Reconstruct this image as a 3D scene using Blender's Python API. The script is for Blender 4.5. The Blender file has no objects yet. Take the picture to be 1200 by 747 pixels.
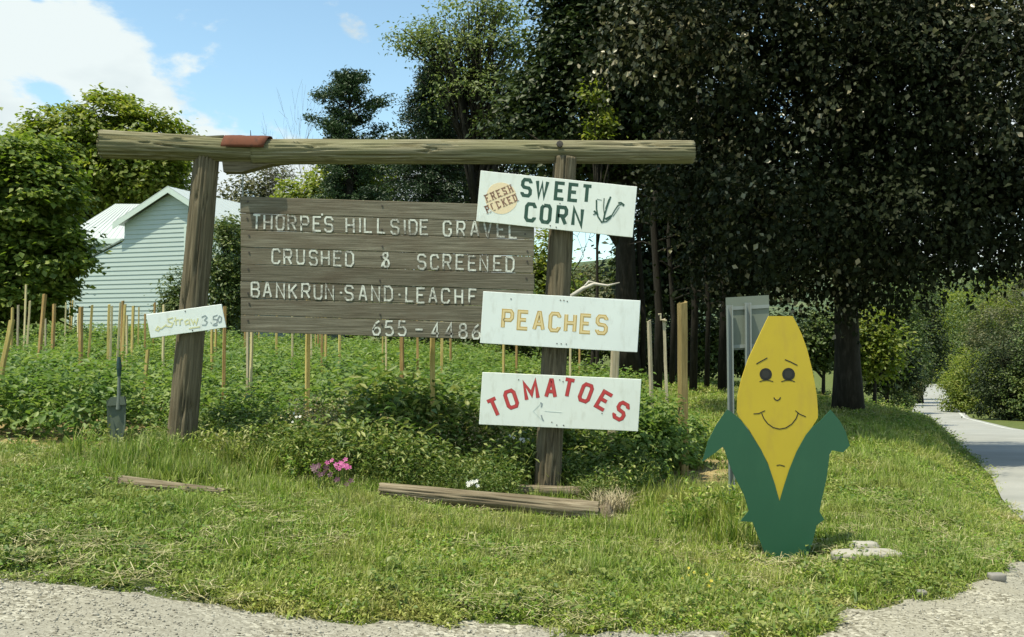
import bpy, math, random
import numpy as np
from mathutils import Vector, Matrix

S = bpy.context.scene
COL = S.collection
R = math.radians
rng = np.random.default_rng(7)
random.seed(7)

# ------------------------------------------------------------------ camera
F = 1100.0            # focal length in photo pixels (1200 wide)
CZ = 1.6              # eye height
HY = 400.0            # horizon row of the photo
cam = bpy.data.cameras.new("camera")
cam.sensor_width = 36.0
cam.lens = F / 1200 * 36
cam.shift_y = (HY - 373.5) / 1200
cam.clip_start = 0.05
cam.clip_end = 6000
co = bpy.data.objects.new("camera", cam)
COL.objects.link(co)
co.location = (0, 0, CZ)
co.rotation_euler = (R(90), 0, 0)
S.camera = co

# ------------------------------------------------------------------ sun, sky, exposure
SUN_TO = Vector((-0.33, -0.24, 1.0)).normalized()
sun = bpy.data.lights.new("sun", 'SUN')
sun.energy = 4.8
sun.angle = R(0.5)
sun.color = (1.0, 0.925, 0.72)
so = bpy.data.objects.new("sun", sun)
COL.objects.link(so)
so.rotation_euler = SUN_TO.to_track_quat('Z', 'Y').to_euler()
so.location = (-20, -10, 40)

W = bpy.data.worlds.new("World")
S.world = W
W.use_nodes = True
wn, wl = W.node_tree.nodes, W.node_tree.links
wn.clear()
elev = math.asin(SUN_TO.z)
azim = math.atan2(SUN_TO.x, SUN_TO.y)      # clockwise from +Y


def world():
    out = wn.new('ShaderNodeOutputWorld')
    bg = wn.new('ShaderNodeBackground')
    bg.inputs['Strength'].default_value = 0.115
    sky = wn.new('ShaderNodeTexSky')
    sky.sky_type = 'NISHITA'
    sky.sun_disc = False
    sky.sun_elevation = elev
    sky.sun_rotation = azim
    sky.air_density = 1.0
    sky.dust_density = 0.6
    tc = wn.new('ShaderNodeTexCoord')
    nz = wn.new('ShaderNodeTexNoise')
    nz.inputs['Scale'].default_value = 5.0
    nz.inputs['Detail'].default_value = 9
    nz.inputs['Roughness'].default_value = 0.56
    nz.inputs['Distortion'].default_value = 0.15
    mp = wn.new('ShaderNodeMapping')
    mp.inputs['Scale'].default_value = (1, 1, 1.9)
    mp.inputs['Location'].default_value = (0.3, 0.1, 0.35)
    wl.new(tc.outputs['Generated'], mp.inputs['Vector'])
    wl.new(mp.outputs['Vector'], nz.inputs['Vector'])
    # a few cloud banks in given directions, torn by the noise
    banks = [(-0.56, 0.0, 0.33, 1.0, .11), (-0.48, 0.0, .17, 1.0, .17), (-0.28, 0, 0.15, 1.0, .13), (-.08, 0, .13, 1, .12),
             (0.9, 0, .30, 1.0, .3), (-1.4, 0, .3, .6, .35), (.3, 0, .15, 1, .16), (-.5, 0, .5, -1, .45),
             (.9, 0, .6, -.6, .4)]
    acc = None
    for bx, _, bz, by, rad in banks:
        d = Vector((bx, by, bz)).normalized()
        vm = wn.new('ShaderNodeVectorMath')
        vm.operation = 'DISTANCE'
        nrm = wn.new('ShaderNodeVectorMath')
        nrm.operation = 'MULTIPLY'
        wl.new(tc.outputs['Generated'], nrm.inputs[0])
        nrm.inputs[1].default_value = (1, 1, 1.35)
        wl.new(nrm.outputs[0], vm.inputs[0])
        vm.inputs[1].default_value = (d.x, d.y, d.z * 1.35)
        m = wn.new('ShaderNodeMapRange')
        m.inputs['From Min'].default_value = rad * 1.5
        m.inputs['From Max'].default_value = rad * .45
        wl.new(vm.outputs['Value'], m.inputs['Value'])
        if acc is None:
            acc = m.outputs[0]
        else:
            a = wn.new('ShaderNodeMath')
            a.operation = 'MAXIMUM'
            wl.new(acc, a.inputs[0])
            wl.new(m.outputs[0], a.inputs[1])
            acc = a.outputs[0]
    nm = wn.new('ShaderNodeMapRange')
    nm.inputs['From Min'].default_value = .32
    nm.inputs['From Max'].default_value = .68
    nm.inputs['To Min'].default_value = .12
    nm.inputs['To Max'].default_value = .80
    wl.new(nz.outputs['Fac'], nm.inputs['Value'])
    ad = wn.new('ShaderNodeMath')
    ad.operation = 'MULTIPLY_ADD'
    wl.new(acc, ad.inputs[0])
    ad.inputs[1].default_value = 0.42
    wl.new(nm.outputs[0], ad.inputs[2])
    cm = wn.new('ShaderNodeMapRange')
    cm.interpolation_type = 'SMOOTHSTEP'
    cm.inputs['From Min'].default_value = .63
    cm.inputs['From Max'].default_value = .75
    wl.new(ad.outputs[0], cm.inputs['Value'])
    n2 = wn.new('ShaderNodeTexNoise')
    n2.inputs['Scale'].default_value = 4.5
    n2.inputs['Detail'].default_value = 6
    wl.new(mp.outputs['Vector'], n2.inputs['Vector'])
    cr = wn.new('ShaderNodeValToRGB')
    cr.color_ramp.elements[0].position = .36
    cr.color_ramp.elements[0].color = (.56, .67, .72, 1)
    cr.color_ramp.elements[1].position = .58
    cr.color_ramp.elements[1].color = (.86, .95, .95, 1)
    wl.new(n2.outputs['Fac'], cr.inputs[0])
    sc = wn.new('ShaderNodeVectorMath')
    sc.operation = 'SCALE'
    sc.inputs['Scale'].default_value = 6.7
    wl.new(cr.outputs[0], sc.inputs[0])
    hz = wn.new('ShaderNodeVectorMath')
    hz.operation = 'MULTIPLY'
    hz.inputs[1].default_value = (1.5, 1.62, 1.42)
    wl.new(sky.outputs[0], hz.inputs[0])
    mix = wn.new('ShaderNodeMix')
    mix.data_type = 'RGBA'
    wl.new(cm.outputs[0], mix.inputs['Factor'])
    wl.new(hz.outputs[0], mix.inputs['A'])
    wl.new(sc.outputs[0], mix.inputs['B'])
    wl.new(mix.outputs['Result'], bg.inputs['Color'])
    wl.new(bg.outputs[0], out.inputs[0])


world()
S.view_settings.view_transform = 'Standard'
S.view_settings.look = 'None'
S.view_settings.exposure = 0.38
S.view_settings.gamma = 1.0
S.cycles.max_bounces = 8
S.cycles.transparent_max_bounces = 8


# ------------------------------------------------------------------ helpers
def P(px, py, Y):
    """the place a photo pixel shows at distance Y along the view"""
    return Vector(((px - 600) / F * Y, Y, CZ - (py - HY) / F * Y))


def _hash(ix, iy, iz, seed):
    h = (ix * 374761393 + iy * 668265263 + iz * 2147483647 + seed * 974634777) & 0xFFFFFFFF
    h = ((h ^ (h >> 13)) * 1274126177) & 0xFFFFFFFF
    h = h ^ (h >> 16)
    return (h & 0xFFFFFF) / float(0xFFFFFF)


def vnoise(p, seed=0):
    p = np.asarray(p, dtype=np.float64).reshape(-1, 3)
    i = np.floor(p).astype(np.int64)
    f = p - i
    f = f * f * (3 - 2 * f)
    r = np.zeros(len(p))
    for dx in (0, 1):
        for dy in (0, 1):
            for dz in (0, 1):
                w = (f[:, 0] if dx else 1 - f[:, 0]) * (f[:, 1] if dy else 1 - f[:, 1]) * (f[:, 2] if dz else 1 - f[:, 2])
                r += w * _hash(i[:, 0] + dx, i[:, 1] + dy, i[:, 2] + dz, seed)
    return r


def fbm(p, seed=0, oct=3):
    p = np.asarray(p, dtype=np.float64)
    r = 0
    a = 0.5
    for k in range(oct):
        r = r + a * (vnoise(p * 2 ** k, seed + k) - .5)
        a *= .5
    return r


def np_mesh(name, V, Fc, smooth=False):
    """V (n,3); Fc (m,3) or (m,4) array of one face size"""
    V = np.asarray(V, dtype=np.float32)
    Fc = np.asarray(Fc, dtype=np.int32)
    me = bpy.data.meshes.new(name)
    k = Fc.shape[1]
    me.vertices.add(len(V))
    me.vertices.foreach_set("co", V.ravel())
    me.loops.add(Fc.size)
    me.loops.foreach_set("vertex_index", Fc.ravel())
    me.polygons.add(len(Fc))
    me.polygons.foreach_set("loop_start", np.arange(0, Fc.size, k, dtype=np.int32))
    me.polygons.foreach_set("loop_total", np.full(len(Fc), k, dtype=np.int32))
    if smooth:
        me.polygons.foreach_set("use_smooth", np.ones(len(Fc), dtype=bool))
    me.update(calc_edges=True)
    return me


def link(name, me, mat=None, parent=None, loc=None):
    o = bpy.data.objects.new(name, me)
    COL.objects.link(o)
    if mat is not None and me is not None:
        me.materials.append(mat)
    if parent is not None:
        o.parent = parent
    if loc is not None:
        o.location = loc
    return o


def tag(o, label=None, cat=None, group=None, kind=None):
    if label:
        o['label'] = label
    if cat:
        o['category'] = cat
    if group:
        o['group'] = group
    if kind:
        o['kind'] = kind
    return o


def empty(name, loc, label=None, cat=None, group=None):
    o = bpy.data.objects.new(name, None)
    o.empty_display_size = .1
    COL.objects.link(o)
    o.location = loc
    return tag(o, label, cat, group)


class MB:
    """collects geometry in world coordinates, builds ONE mesh object"""

    def __init__(s):
        s.v = []
        s.f = []

    def add(s, vs, fs):
        n = len(s.v)
        s.v += [tuple(v) for v in vs]
        s.f += [tuple(i + n for i in f) for f in fs]

    def hexa(s, c8):
        s.add(c8, [(0, 3, 2, 1), (4, 5, 6, 7), (0, 1, 5, 4), (1, 2, 6, 5), (2, 3, 7, 6), (3, 0, 4, 7)])

    def box(s, lo, hi):
        x0, y0, z0 = lo
        x1, y1, z1 = hi
        s.hexa([(x0, y0, z0), (x1, y0, z0), (x1, y1, z0), (x0, y1, z0), (x0, y0, z1), (x1, y0, z1), (x1, y1, z1), (x0, y1, z1)])

    def tube(s, pts, rad, n=8, caps=True):
        pts = [Vector(p) for p in pts]
        rings = []
        prev = None
        for i, p in enumerate(pts):
            a = pts[max(0, i - 1)]
            b = pts[min(len(pts) - 1, i + 1)]
            t = (b - a)
            if t.length < 1e-9:
                t = Vector((0, 0, 1))
            t.normalize()
            if prev is None:
                u = t.orthogonal().normalized()
            else:
                u = (prev - t * prev.dot(t))
                if u.length < 1e-6:
                    u = t.orthogonal()
                u.normalize()
            prev = u
            w = t.cross(u)
            r = rad[i] if hasattr(rad, '__len__') else rad
            rings.append([p + (u * math.cos(2 * math.pi * k / n) + w * math.sin(2 * math.pi * k / n)) * r for k in range(n)])
        vs = [v for r_ in rings for v in r_]
        fs = []
        for i in range(len(rings) - 1):
            for k in range(n):
                k2 = (k + 1) % n
                fs.append((i * n + k, i * n + k2, (i + 1) * n + k2, (i + 1) * n + k))
        if caps:
            fs.append(tuple(range(n - 1, -1, -1)))
            m = (len(rings) - 1) * n
            fs.append(tuple(m + k for k in range(n)))
        s.add(vs, fs)

    def prism(s, outline, depth):
        """outline: world points in order, extruded by vector depth"""
        n = len(outline)
        vs = [Vector(p) for p in outline] + [Vector(p) + Vector(depth) for p in outline]
        fs = [tuple(range(n)), tuple(range(2 * n - 1, n - 1, -1))]
        for i in range(n):
            j = (i + 1) % n
            fs.append((j, i, n + i, n + j))
        s.add(vs, fs)

    def build(s, name, mat, parent=None, loc=None, smooth=False):
        me = bpy.data.meshes.new(name)
        base = Vector(loc) if loc is not None else (Vector(parent_world(parent)) if parent is not None else Vector((0, 0, 0)))
        me.from_pydata([tuple(Vector(v) - base) for v in s.v], [], s.f)
        if smooth:
            for p in me.polygons:
                p.use_smooth = True
        me.validate()
        me.update()
        o = link(name, me, mat, parent)
        if parent is None:
            o.location = base
        elif loc is not None:
            o.location = base - parent_world(parent)
        return o


def parent_world(o):
    v = Vector((0, 0, 0))
    while o is not None:
        v = v + o.location
        o = o.parent
    return v


# ------------------------------------------------------------------ materials
def mat_new(name):
    m = bpy.data.materials.new(name)
    m.use_nodes = True
    nt = m.node_tree
    bs = nt.nodes['Principled BSDF']
    return m, nt, bs


def N(nt, t, **kw):
    n = nt.nodes.new(t)
    for k, v in kw.items():
        if k in n.inputs:
            n.inputs[k].default_value = v
        else:
            setattr(n, k, v)
    return n


def ramp(nt, fac, stops):
    r = nt.nodes.new('ShaderNodeValToRGB')
    e = r.color_ramp.elements
    e[0].position, e[0].color = stops[0][0], (*stops[0][1], 1)
    e[1].position, e[1].color = stops[-1][0], (*stops[-1][1], 1)
    for p, c in stops[1:-1]:
        x = e.new(p)
        x.color = (*c, 1)
    nt.links.new(fac, r.inputs[0])
    return r.outputs[0]


def coords(nt, scale=(1, 1, 1), kind='Object', loc=(0, 0, 0)):
    if kind == 'World':
        tc = nt.nodes.new('ShaderNodeNewGeometry').outputs['Position']
    else:
        tc = nt.nodes.new('ShaderNodeTexCoord').outputs[kind]
    mp = nt.nodes.new('ShaderNodeMapping')
    mp.inputs['Scale'].default_value = scale
    mp.inputs['Location'].default_value = loc
    nt.links.new(tc, mp.inputs['Vector'])
    return mp.outputs[0]


def noise(nt, vec, scale, detail=4, rough=.55, dist=0.0):
    n = nt.nodes.new('ShaderNodeTexNoise')
    n.inputs['Scale'].default_value = scale
    n.inputs['Detail'].default_value = detail
    n.inputs['Roughness'].default_value = rough
    n.inputs['Distortion'].default_value = dist
    nt.links.new(vec, n.inputs['Vector'])
    return n.outputs['Fac']


def mixc(nt, fac, a, b, mode='MIX'):
    m = nt.nodes.new('ShaderNodeMix')
    m.data_type = 'RGBA'
    m.blend_type = mode
    for v, s in ((fac, 'Factor'), (a, 'A'), (b, 'B')):
        if isinstance(v, (int, float)):
            m.inputs[s].default_value = v
        elif isinstance(v, tuple):
            m.inputs[s].default_value = (*v, 1)
        else:
            nt.links.new(v, m.inputs[s])
    return m.outputs['Result']


def bump(nt, bs, h, strength=.5, dist=.01):
    b = nt.nodes.new('ShaderNodeBump')
    b.inputs['Strength'].default_value = strength
    b.inputs['Distance'].default_value = dist
    nt.links.new(h, b.inputs['Height'])
    nt.links.new(b.outputs[0], bs.inputs['Normal'])


def maprange(nt, v, a, b, c=0.0, d=1.0):
    m = nt.nodes.new('ShaderNodeMapRange')
    m.inputs['From Min'].default_value = a
    m.inputs['From Max'].default_value = b
    m.inputs['To Min'].default_value = c
    m.inputs['To Max'].default_value = d
    nt.links.new(v, m.inputs['Value'])
    return m.outputs[0]


def wood(name, cols, axis='Z', grain=30, stretch=.05, rough=.85, bstr=.6, patch=None):
    m, nt, bs = mat_new(name)
    sc = {'X': (stretch, 1, 1), 'Y': (1, stretch, 1), 'Z': (1, 1, stretch)}[axis]
    v = coords(nt, sc)
    g = noise(nt, v, grain, 6, .65, .3)
    c = ramp(nt, g, [(.25, cols[0]), (.5, cols[1]), (.72, cols[2])])
    big = noise(nt, coords(nt, tuple(x * .5 + .25 for x in sc)), 5, 4)
    oi = nt.nodes.new('ShaderNodeObjectInfo').outputs['Random']
    c = mixc(nt, maprange(nt, big, .45, .65, 0, .55), c, patch or tuple(x * .72 for x in cols[1]))
    hs = nt.nodes.new('ShaderNodeHueSaturation')
    nt.links.new(c, hs.inputs['Color'])
    nt.links.new(maprange(nt, oi, 0, 1, .86, 1.14), hs.inputs['Value'])
    nt.links.new(hs.outputs[0], bs.inputs['Base Color'])
    bs.inputs['Roughness'].default_value = rough
    bs.inputs['Specular IOR Level'].default_value = .2
    cr = noise(nt, v, grain * 2.2, 4, .7)
    bump(nt, bs, cr, bstr, .006)
    return m


M = {}
M['post'] = wood('post_wood', [(.06, .05, .032), (.14, .12, .08), (.24, .21, .15)], 'Z', 80, .04, patch=(.15, .13, .085))
M['beam'] = wood('beam_wood', [(.05, .045, .025), (.18, .165, .10), (.42, .39, .28)], 'X', 70, .025, patch=(.19, .19, .10))
M['plank'] = wood('plank_wood', [(.055, .048, .033), (.155, .142, .105), (.28, .262, .205)], 'X', 95, .025, patch=(.115, .088, .06))
M['stake_yellow'] = wood('stake_yellow', [(.33, .25, .085), (.54, .42, .15), (.66, .54, .25)], 'Z', 80, .05)
M['stake_orange'] = wood('stake_orange', [(.22, .13, .05), (.40, .26, .105), (.56, .42, .20)], 'Z', 80, .05)
M['stake_grey'] = wood('stake_grey', [(.27, .23, .15), (.41, .36, .25), (.56, .50, .37)], 'Z', 80, .05)
M['stake_pale'] = wood('stake_pale', [(.46, .38, .20), (.62, .53, .30), (.74, .66, .42)], 'Z', 80, .05)
M['timber'] = wood('timber_wood', [(.07, .055, .035), (.20, .165, .11), (.38, .33, .24)], 'X', 60, .04, patch=(.10, .08, .05))
M['shaded_yellow'] = wood('shaded_yellow_wood', [(.13, .10, .04), (.24, .18, .075), (.34, .27, .12)], 'Z', 70, .05)  # yellow stake wood with the post's shade darkened into its colour
M['bark'] = wood('bark', [(.012, .011, .008), (.03, .027, .02), (.065, .058, .045)], 'Z', 14, .25, rough=.95, bstr=1.0)
M['bark_dark'] = wood('bark_shaded_wood', [(.008, .007, .005), (.018, .016, .012), (.04, .036, .028)], 'Z', 30, .15, rough=.95)  # darker bark copy, the shade among the thin trunks put into its colour
M['bark_grey'] = wood('bark_grey', [(.08, .07, .06), (.15, .135, .115), (.24, .22, .19)], 'Z', 14, .25, rough=.95)
M['deadwood'] = wood('deadwood', [(.34, .31, .27), (.48, .45, .4), (.6, .57, .52)], 'X', 14, .25)


def paint(name, col, dirt=.25, rough=.55, dirtcol=(.25, .2, .13), scale=14, streak=True):
    m, nt, bs = mat_new(name)
    v = coords(nt, (1, 1, .35 if streak else 1))
    a = noise(nt, v, scale, 6, .65)
    b = noise(nt, coords(nt), 2.5, 3)
    c = mixc(nt, maprange(nt, a, .52, .76, 0, dirt), col, dirtcol)
    c = mixc(nt, maprange(nt, b, .42, .7, 0, dirt * .45), c, tuple(x * .72 for x in col))
    sp = noise(nt, coords(nt), 90, 2)
    c = mixc(nt, maprange(nt, sp, .70, .78, 0, dirt * 1.5), c, dirtcol)
    nt.links.new(c, bs.inputs['Base Color'])
    bs.inputs['Roughness'].default_value = rough
    bump(nt, bs, a, .12, .003)
    return m


M['sign_white'] = paint('sign_white', (.75, .80, .76), .4, .5, (.42, .42, .34))
M['sign_white_cool'] = paint('sign_white_cool', (.75, .81, .80), .4, .5, (.42, .42, .36))
M['yellow'] = paint('corn_yellow', (.47, .355, .020), .45, .6, (.3, .2, .05), 6)
M['green'] = paint('husk_green', (.014, .085, .042), .5, .5, (.035, .12, .06), 5)
M['black_paint'] = paint('black_paint', (.007, .007, .006), .02)
M['letter_green'] = paint('letter_green', (.02, .07, .05), .25, .6, (.2, .3, .25), 30)
M['letter_gold'] = paint('letter_gold', (.50, .34, .10), .3, .6, (.7, .6, .4), 30)
M['letter_gold_fill'] = paint('letter_gold_fill', (.72, .58, .30), .3, .6, (.7, .6, .4), 30)
M['letter_red'] = paint('letter_red', (.50, .045, .05), .35, .6, (.55, .2, .15), 30)
M['letter_red_edge'] = paint('letter_red_edge', (.30, .07, .05), .3, .6, (.45, .2, .15), 30)
M['letter_brown'] = paint('letter_brown', (.22, .12, .08), .4, .6, (.6, .4, .25), 40)
M['peach_disc'] = paint('peach_disc', (.80, .66, .44), .3, .6, (.75, .68, .5), 10)
M['pale_yellow_ink'] = paint('pale_yellow_ink', (.66, .66, .38), .3)
M['grey_ink'] = paint('grey_ink', (.25, .30, .32), .4, .6, (.6, .62, .62), 40)
M['faint_ink'] = paint('faint_ink', (.58, .66, .64), .3)
M['rust'] = paint('rust_sheet', (.12, .036, .015), .8, .9, (.045, .02, .012), 20)
M['galv'] = paint('galvanised_steel', (.22, .25, .24), .3, .45, (.2, .22, .2), 18)
M['sign_back'] = paint('sign_back', (.15, .175, .14), .3, .5, (.15, .17, .14), 10)
M['house'] = paint('house_siding', (.40, .485, .47), .15, .6, (.25, .35, .3), 3)
M['house_trim'] = paint('house_trim', (.54, .64, .60), .1, .6)
M['roof'] = paint('house_roof', (.46, .51, .50), .2, .4, (.4, .45, .42), 3)
M['darkglass'] = paint('dark_glass', (.03, .045, .05), .1, .1)
M['shovel_blade'] = paint('shovel_blade', (.075, .10, .075), .5, .7, (.05, .06, .04), 25)
M['shovel_grip'] = paint('shovel_grip', (.012, .045, .045), .3, .4)
M['nail'] = paint('nail', (.05, .04, .035), .3)
M['orange_marker'] = paint('orange_marker', (.7, .18, .04), .2)


def routed_paint():
    m, nt, bs = mat_new('routed_white_paint')
    a = noise(nt, coords(nt, (1, 1, 1)), 40, 5, .7)
    b = noise(nt, coords(nt, (.3, 1, 1)), 9, 4)
    s = N(nt, 'ShaderNodeMath', operation='ADD')
    nt.links.new(a, s.inputs[0])
    nt.links.new(b, s.inputs[1])
    c = mixc(nt, maprange(nt, s.outputs[0], .93, 1.2), (.66, .68, .62), (.17, .155, .13))
    nt.links.new(c, bs.inputs['Base Color'])
    bs.inputs['Roughness'].default_value = .9
    return m


M['routed'] = routed_paint()


def leafmat(name, cols, trans=.35, rough=.5, spec=.4, tint=None, patch_scale=.6):
    m, nt, bs = mat_new(name)
    geo = nt.nodes.new('ShaderNodeNewGeometry')
    c = ramp(nt, geo.outputs['Random Per Island'], [(0, cols[0]), (.5, cols[1]), (1, cols[2])])
    big = noise(nt, coords(nt, kind='World'), patch_scale, 3)
    c = mixc(nt, maprange(nt, big, .4, .65, 0, .5), c, tint or cols[0])
    nt.links.new(c, bs.inputs['Base Color'])
    bs.inputs['Roughness'].default_value = rough
    bs.inputs['Specular IOR Level'].default_value = spec
    tr = nt.nodes.new('ShaderNodeBsdfTranslucent')
    hs = nt.nodes.new('ShaderNodeHueSaturation')
    hs.inputs['Value'].default_value = 1.5
    hs.inputs['Saturation'].default_value = 1.1
    nt.links.new(c, hs.inputs['Color'])
    nt.links.new(hs.outputs[0], tr.inputs['Color'])
    mx = nt.nodes.new('ShaderNodeMixShader')
    mx.inputs[0].default_value = trans
    nt.links.new(bs.outputs[0], mx.inputs[1])
    nt.links.new(tr.outputs[0], mx.inputs[2])
    nt.links.new(mx.outputs[0], nt.nodes['Material Output'].inputs[0])
    return m


L = {}
L['maple'] = leafmat('leaf_maple', [(.08, .13, .022), (.15, .22, .035), (.29, .34, .075)], .42)
L['yellowgreen'] = leafmat('leaf_yellow_green', [(.10, .15, .02), (.18, .235, .034), (.31, .32, .07)], .45)
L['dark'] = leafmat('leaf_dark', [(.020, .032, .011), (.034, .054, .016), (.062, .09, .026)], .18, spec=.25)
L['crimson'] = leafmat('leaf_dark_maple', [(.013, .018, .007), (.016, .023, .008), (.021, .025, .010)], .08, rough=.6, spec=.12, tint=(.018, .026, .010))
L['glossy'] = leafmat('leaf_painted_glint', [(.10, .11, .05), (.19, .19, .10), (.36, .31, .21)], .15, rough=.32, spec=.5, tint=(.05, .06, .03))  # sun glints of the dark maple put into a lighter leaf colour
L['spruce'] = leafmat('leaf_spruce', [(.018, .035, .018), (.03, .06, .025), (.05, .09, .035)], .1)
L['pine'] = leafmat('leaf_pine', [(.025, .05, .022), (.045, .085, .03), (.07, .12, .045)], .12)
L['ash'] = leafmat('leaf_ash', [(.08, .12, .03), (.14, .19, .05), (.25, .29, .09)], .35)
L['far'] = leafmat('leaf_far', [(.05, .085, .020), (.09, .14, .032), (.17, .20, .05)], .25)
L['olive'] = leafmat('leaf_olive', [(.06, .075, .028), (.10, .11, .04), (.15, .145, .055)], .25)
L['crop'] = leafmat('leaf_crop', [(.075, .135, .026), (.15, .235, .045), (.29, .36, .10)], .4, tint=(.07, .15, .045), patch_scale=1.2)
L['weed'] = leafmat('leaf_weed', [(.07, .125, .024), (.14, .21, .04), (.33, .34, .11)], .3)
L['seed'] = leafmat('leaf_seedhead', [(.24, .20, .09), (.38, .32, .16), (.52, .46, .26)], .2)


def grassmat():
    m, nt, bs = mat_new('grass_blades')
    geo = nt.nodes.new('ShaderNodeNewGeometry')
    w = coords(nt, kind='World')
    isl = geo.outputs['Random Per Island']
    oi = nt.nodes.new('ShaderNodeObjectInfo').outputs['Random']
    g = ramp(nt, isl, [(0, (.05, .115, .014)), (.4, (.14, .25, .020)), (.75, (.29, .37, .042)), (1, (.55, .52, .24))])
    dry = noise(nt, w, 1.3, 5, .65)
    c = mixc(nt, maprange(nt, dry, .50, .66, 0, .6), g, (.42, .38, .12))
    p2 = noise(nt, w, .45, 2)
    c = mixc(nt, maprange(nt, p2, .40, .62, 0, .45), c, (.14, .26, .035))
    c = mixc(nt, maprange(nt, oi, .84, 1, 0, .6), c, (.50, .46, .25))
    nt.links.new(c, bs.inputs['Base Color'])
    bs.inputs['Roughness'].default_value = .5
    bs.inputs['Specular IOR Level'].default_value = .35
    tr = nt.nodes.new('ShaderNodeBsdfTranslucent')
    nt.links.new(c, tr.inputs['Color'])
    mx = nt.nodes.new('ShaderNodeMixShader')
    mx.inputs[0].default_value = .35
    nt.links.new(bs.outputs[0], mx.inputs[1])
    nt.links.new(tr.outputs[0], mx.inputs[2])
    nt.links.new(mx.outputs[0], nt.nodes['Material Output'].inputs[0])
    return m


M['grass'] = grassmat()


def groundmat():
    m, nt, bs = mat_new('ground_turf')
    w = coords(nt, kind='World')
    a = noise(nt, w, 2.2, 6, .7)
    c = ramp(nt, a, [(.3, (.05, .075, .02)), (.5, (.085, .12, .03)), (.68, (.19, .17, .075))])
    f = noise(nt, w, 40, 5, .7)
    c = mixc(nt, maprange(nt, f, .45, .7, 0, .6), c, (.15, .16, .06))
    nt.links.new(c, bs.inputs['Base Color'])
    bs.inputs['Roughness'].default_value = .95
    bs.inputs['Specular IOR Level'].default_value = .1
    bump(nt, bs, f, .8, .03)
    return m


def gravelmat():
    m, nt, bs = mat_new('gravel')
    w = coords(nt, kind='World')
    vo = nt.nodes.new('ShaderNodeTexVoronoi')
    vo.inputs['Scale'].default_value = 52
    nt.links.new(w, vo.inputs['Vector'])
    vo2 = nt.nodes.new('ShaderNodeTexVoronoi')
    vo2.inputs['Scale'].default_value = 120
    nt.links.new(w, vo2.inputs['Vector'])
    sep = nt.nodes.new('ShaderNodeSeparateColor')
    nt.links.new(vo.outputs['Color'], sep.inputs[0])
    c = ramp(nt, sep.outputs[0], [(0, (.13, .12, .085)), (.5, (.27, .255, .20)), (1, (.46, .44, .36))])
    sep2 = nt.nodes.new('ShaderNodeSeparateColor')
    nt.links.new(vo2.outputs['Color'], sep2.inputs[0])
    fine = ramp(nt, sep2.outputs[1], [(0, (.20, .19, .155)), (1, (.36, .35, .295))])
    mask = noise(nt, w, 1.6, 5, .6)
    c = mixc(nt, maprange(nt, mask, .42, .58), c, fine)
    st = noise(nt, w, .8, 6, .7)
    c = mixc(nt, maprange(nt, st, .5, .7, 0, .55), c, (.27, .245, .17))
    nt.links.new(c, bs.inputs['Base Color'])
    bs.inputs['Roughness'].default_value = .9
    bs.inputs['Specular IOR Level'].default_value = .15
    bump(nt, bs, vo.outputs['Distance'], -.6, .012)
    return m


def roadmat():
    m, nt, bs = mat_new('asphalt_road')
    w = coords(nt, kind='World')
    a = noise(nt, w, .6, 5, .6)
    c = ramp(nt, a, [(.3, (.24, .245, .22)), (.7, (.36, .36, .33))])
    f = noise(nt, w, 60, 3)
    c = mixc(nt, maprange(nt, f, .4, .7, 0, .4), c, (.20, .21, .20))
    nt.links.new(c, bs.inputs['Base Color'])
    bs.inputs['Roughness'].default_value = .85
    bump(nt, bs, f, .3, .006)
    return m


def soilmat():
    m, nt, bs = mat_new('straw_mulch')
    w = coords(nt, kind='World')
    a = noise(nt, coords(nt, (1, 3.5, 1), 'World'), 28, 5, .7, .6)
    c = ramp(nt, a, [(.32, (.16, .12, .05)), (.5, (.38, .29, .12)), (.7, (.58, .47, .24))])
    b = noise(nt, w, 1.8, 4)
    c = mixc(nt, maprange(nt, b, .45, .65, 0, .6), c, (.10, .085, .05))
    nt.links.new(c, bs.inputs['Base Color'])
    bs.inputs['Roughness'].default_value = .95
    bump(nt, bs, a, .9, .02)
    return m


def hillmat():
    m, nt, bs = mat_new('wooded_hillside')
    w = coords(nt, kind='World')
    vo = nt.nodes.new('ShaderNodeTexVoronoi')
    vo.inputs['Scale'].default_value = .12
    nt.links.new(w, vo.inputs['Vector'])
    sep = nt.nodes.new('ShaderNodeSeparateColor')
    nt.links.new(vo.outputs['Color'], sep.inputs[0])
    c = ramp(nt, sep.outputs[0], [(0, (.05, .085, .045)), (.5, (.08, .12, .05)), (1, (.13, .16, .07))])
    nt.links.new(c, bs.inputs['Base Color'])
    bs.inputs['Roughness'].default_value = 1
    bump(nt, bs, noise(nt, w, .25, 5), 1, 5)
    return m


M['ground'], M['gravel'], M['road'], M['soil'], M['hill'] = groundmat(), gravelmat(), roadmat(), soilmat(), hillmat()

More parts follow.
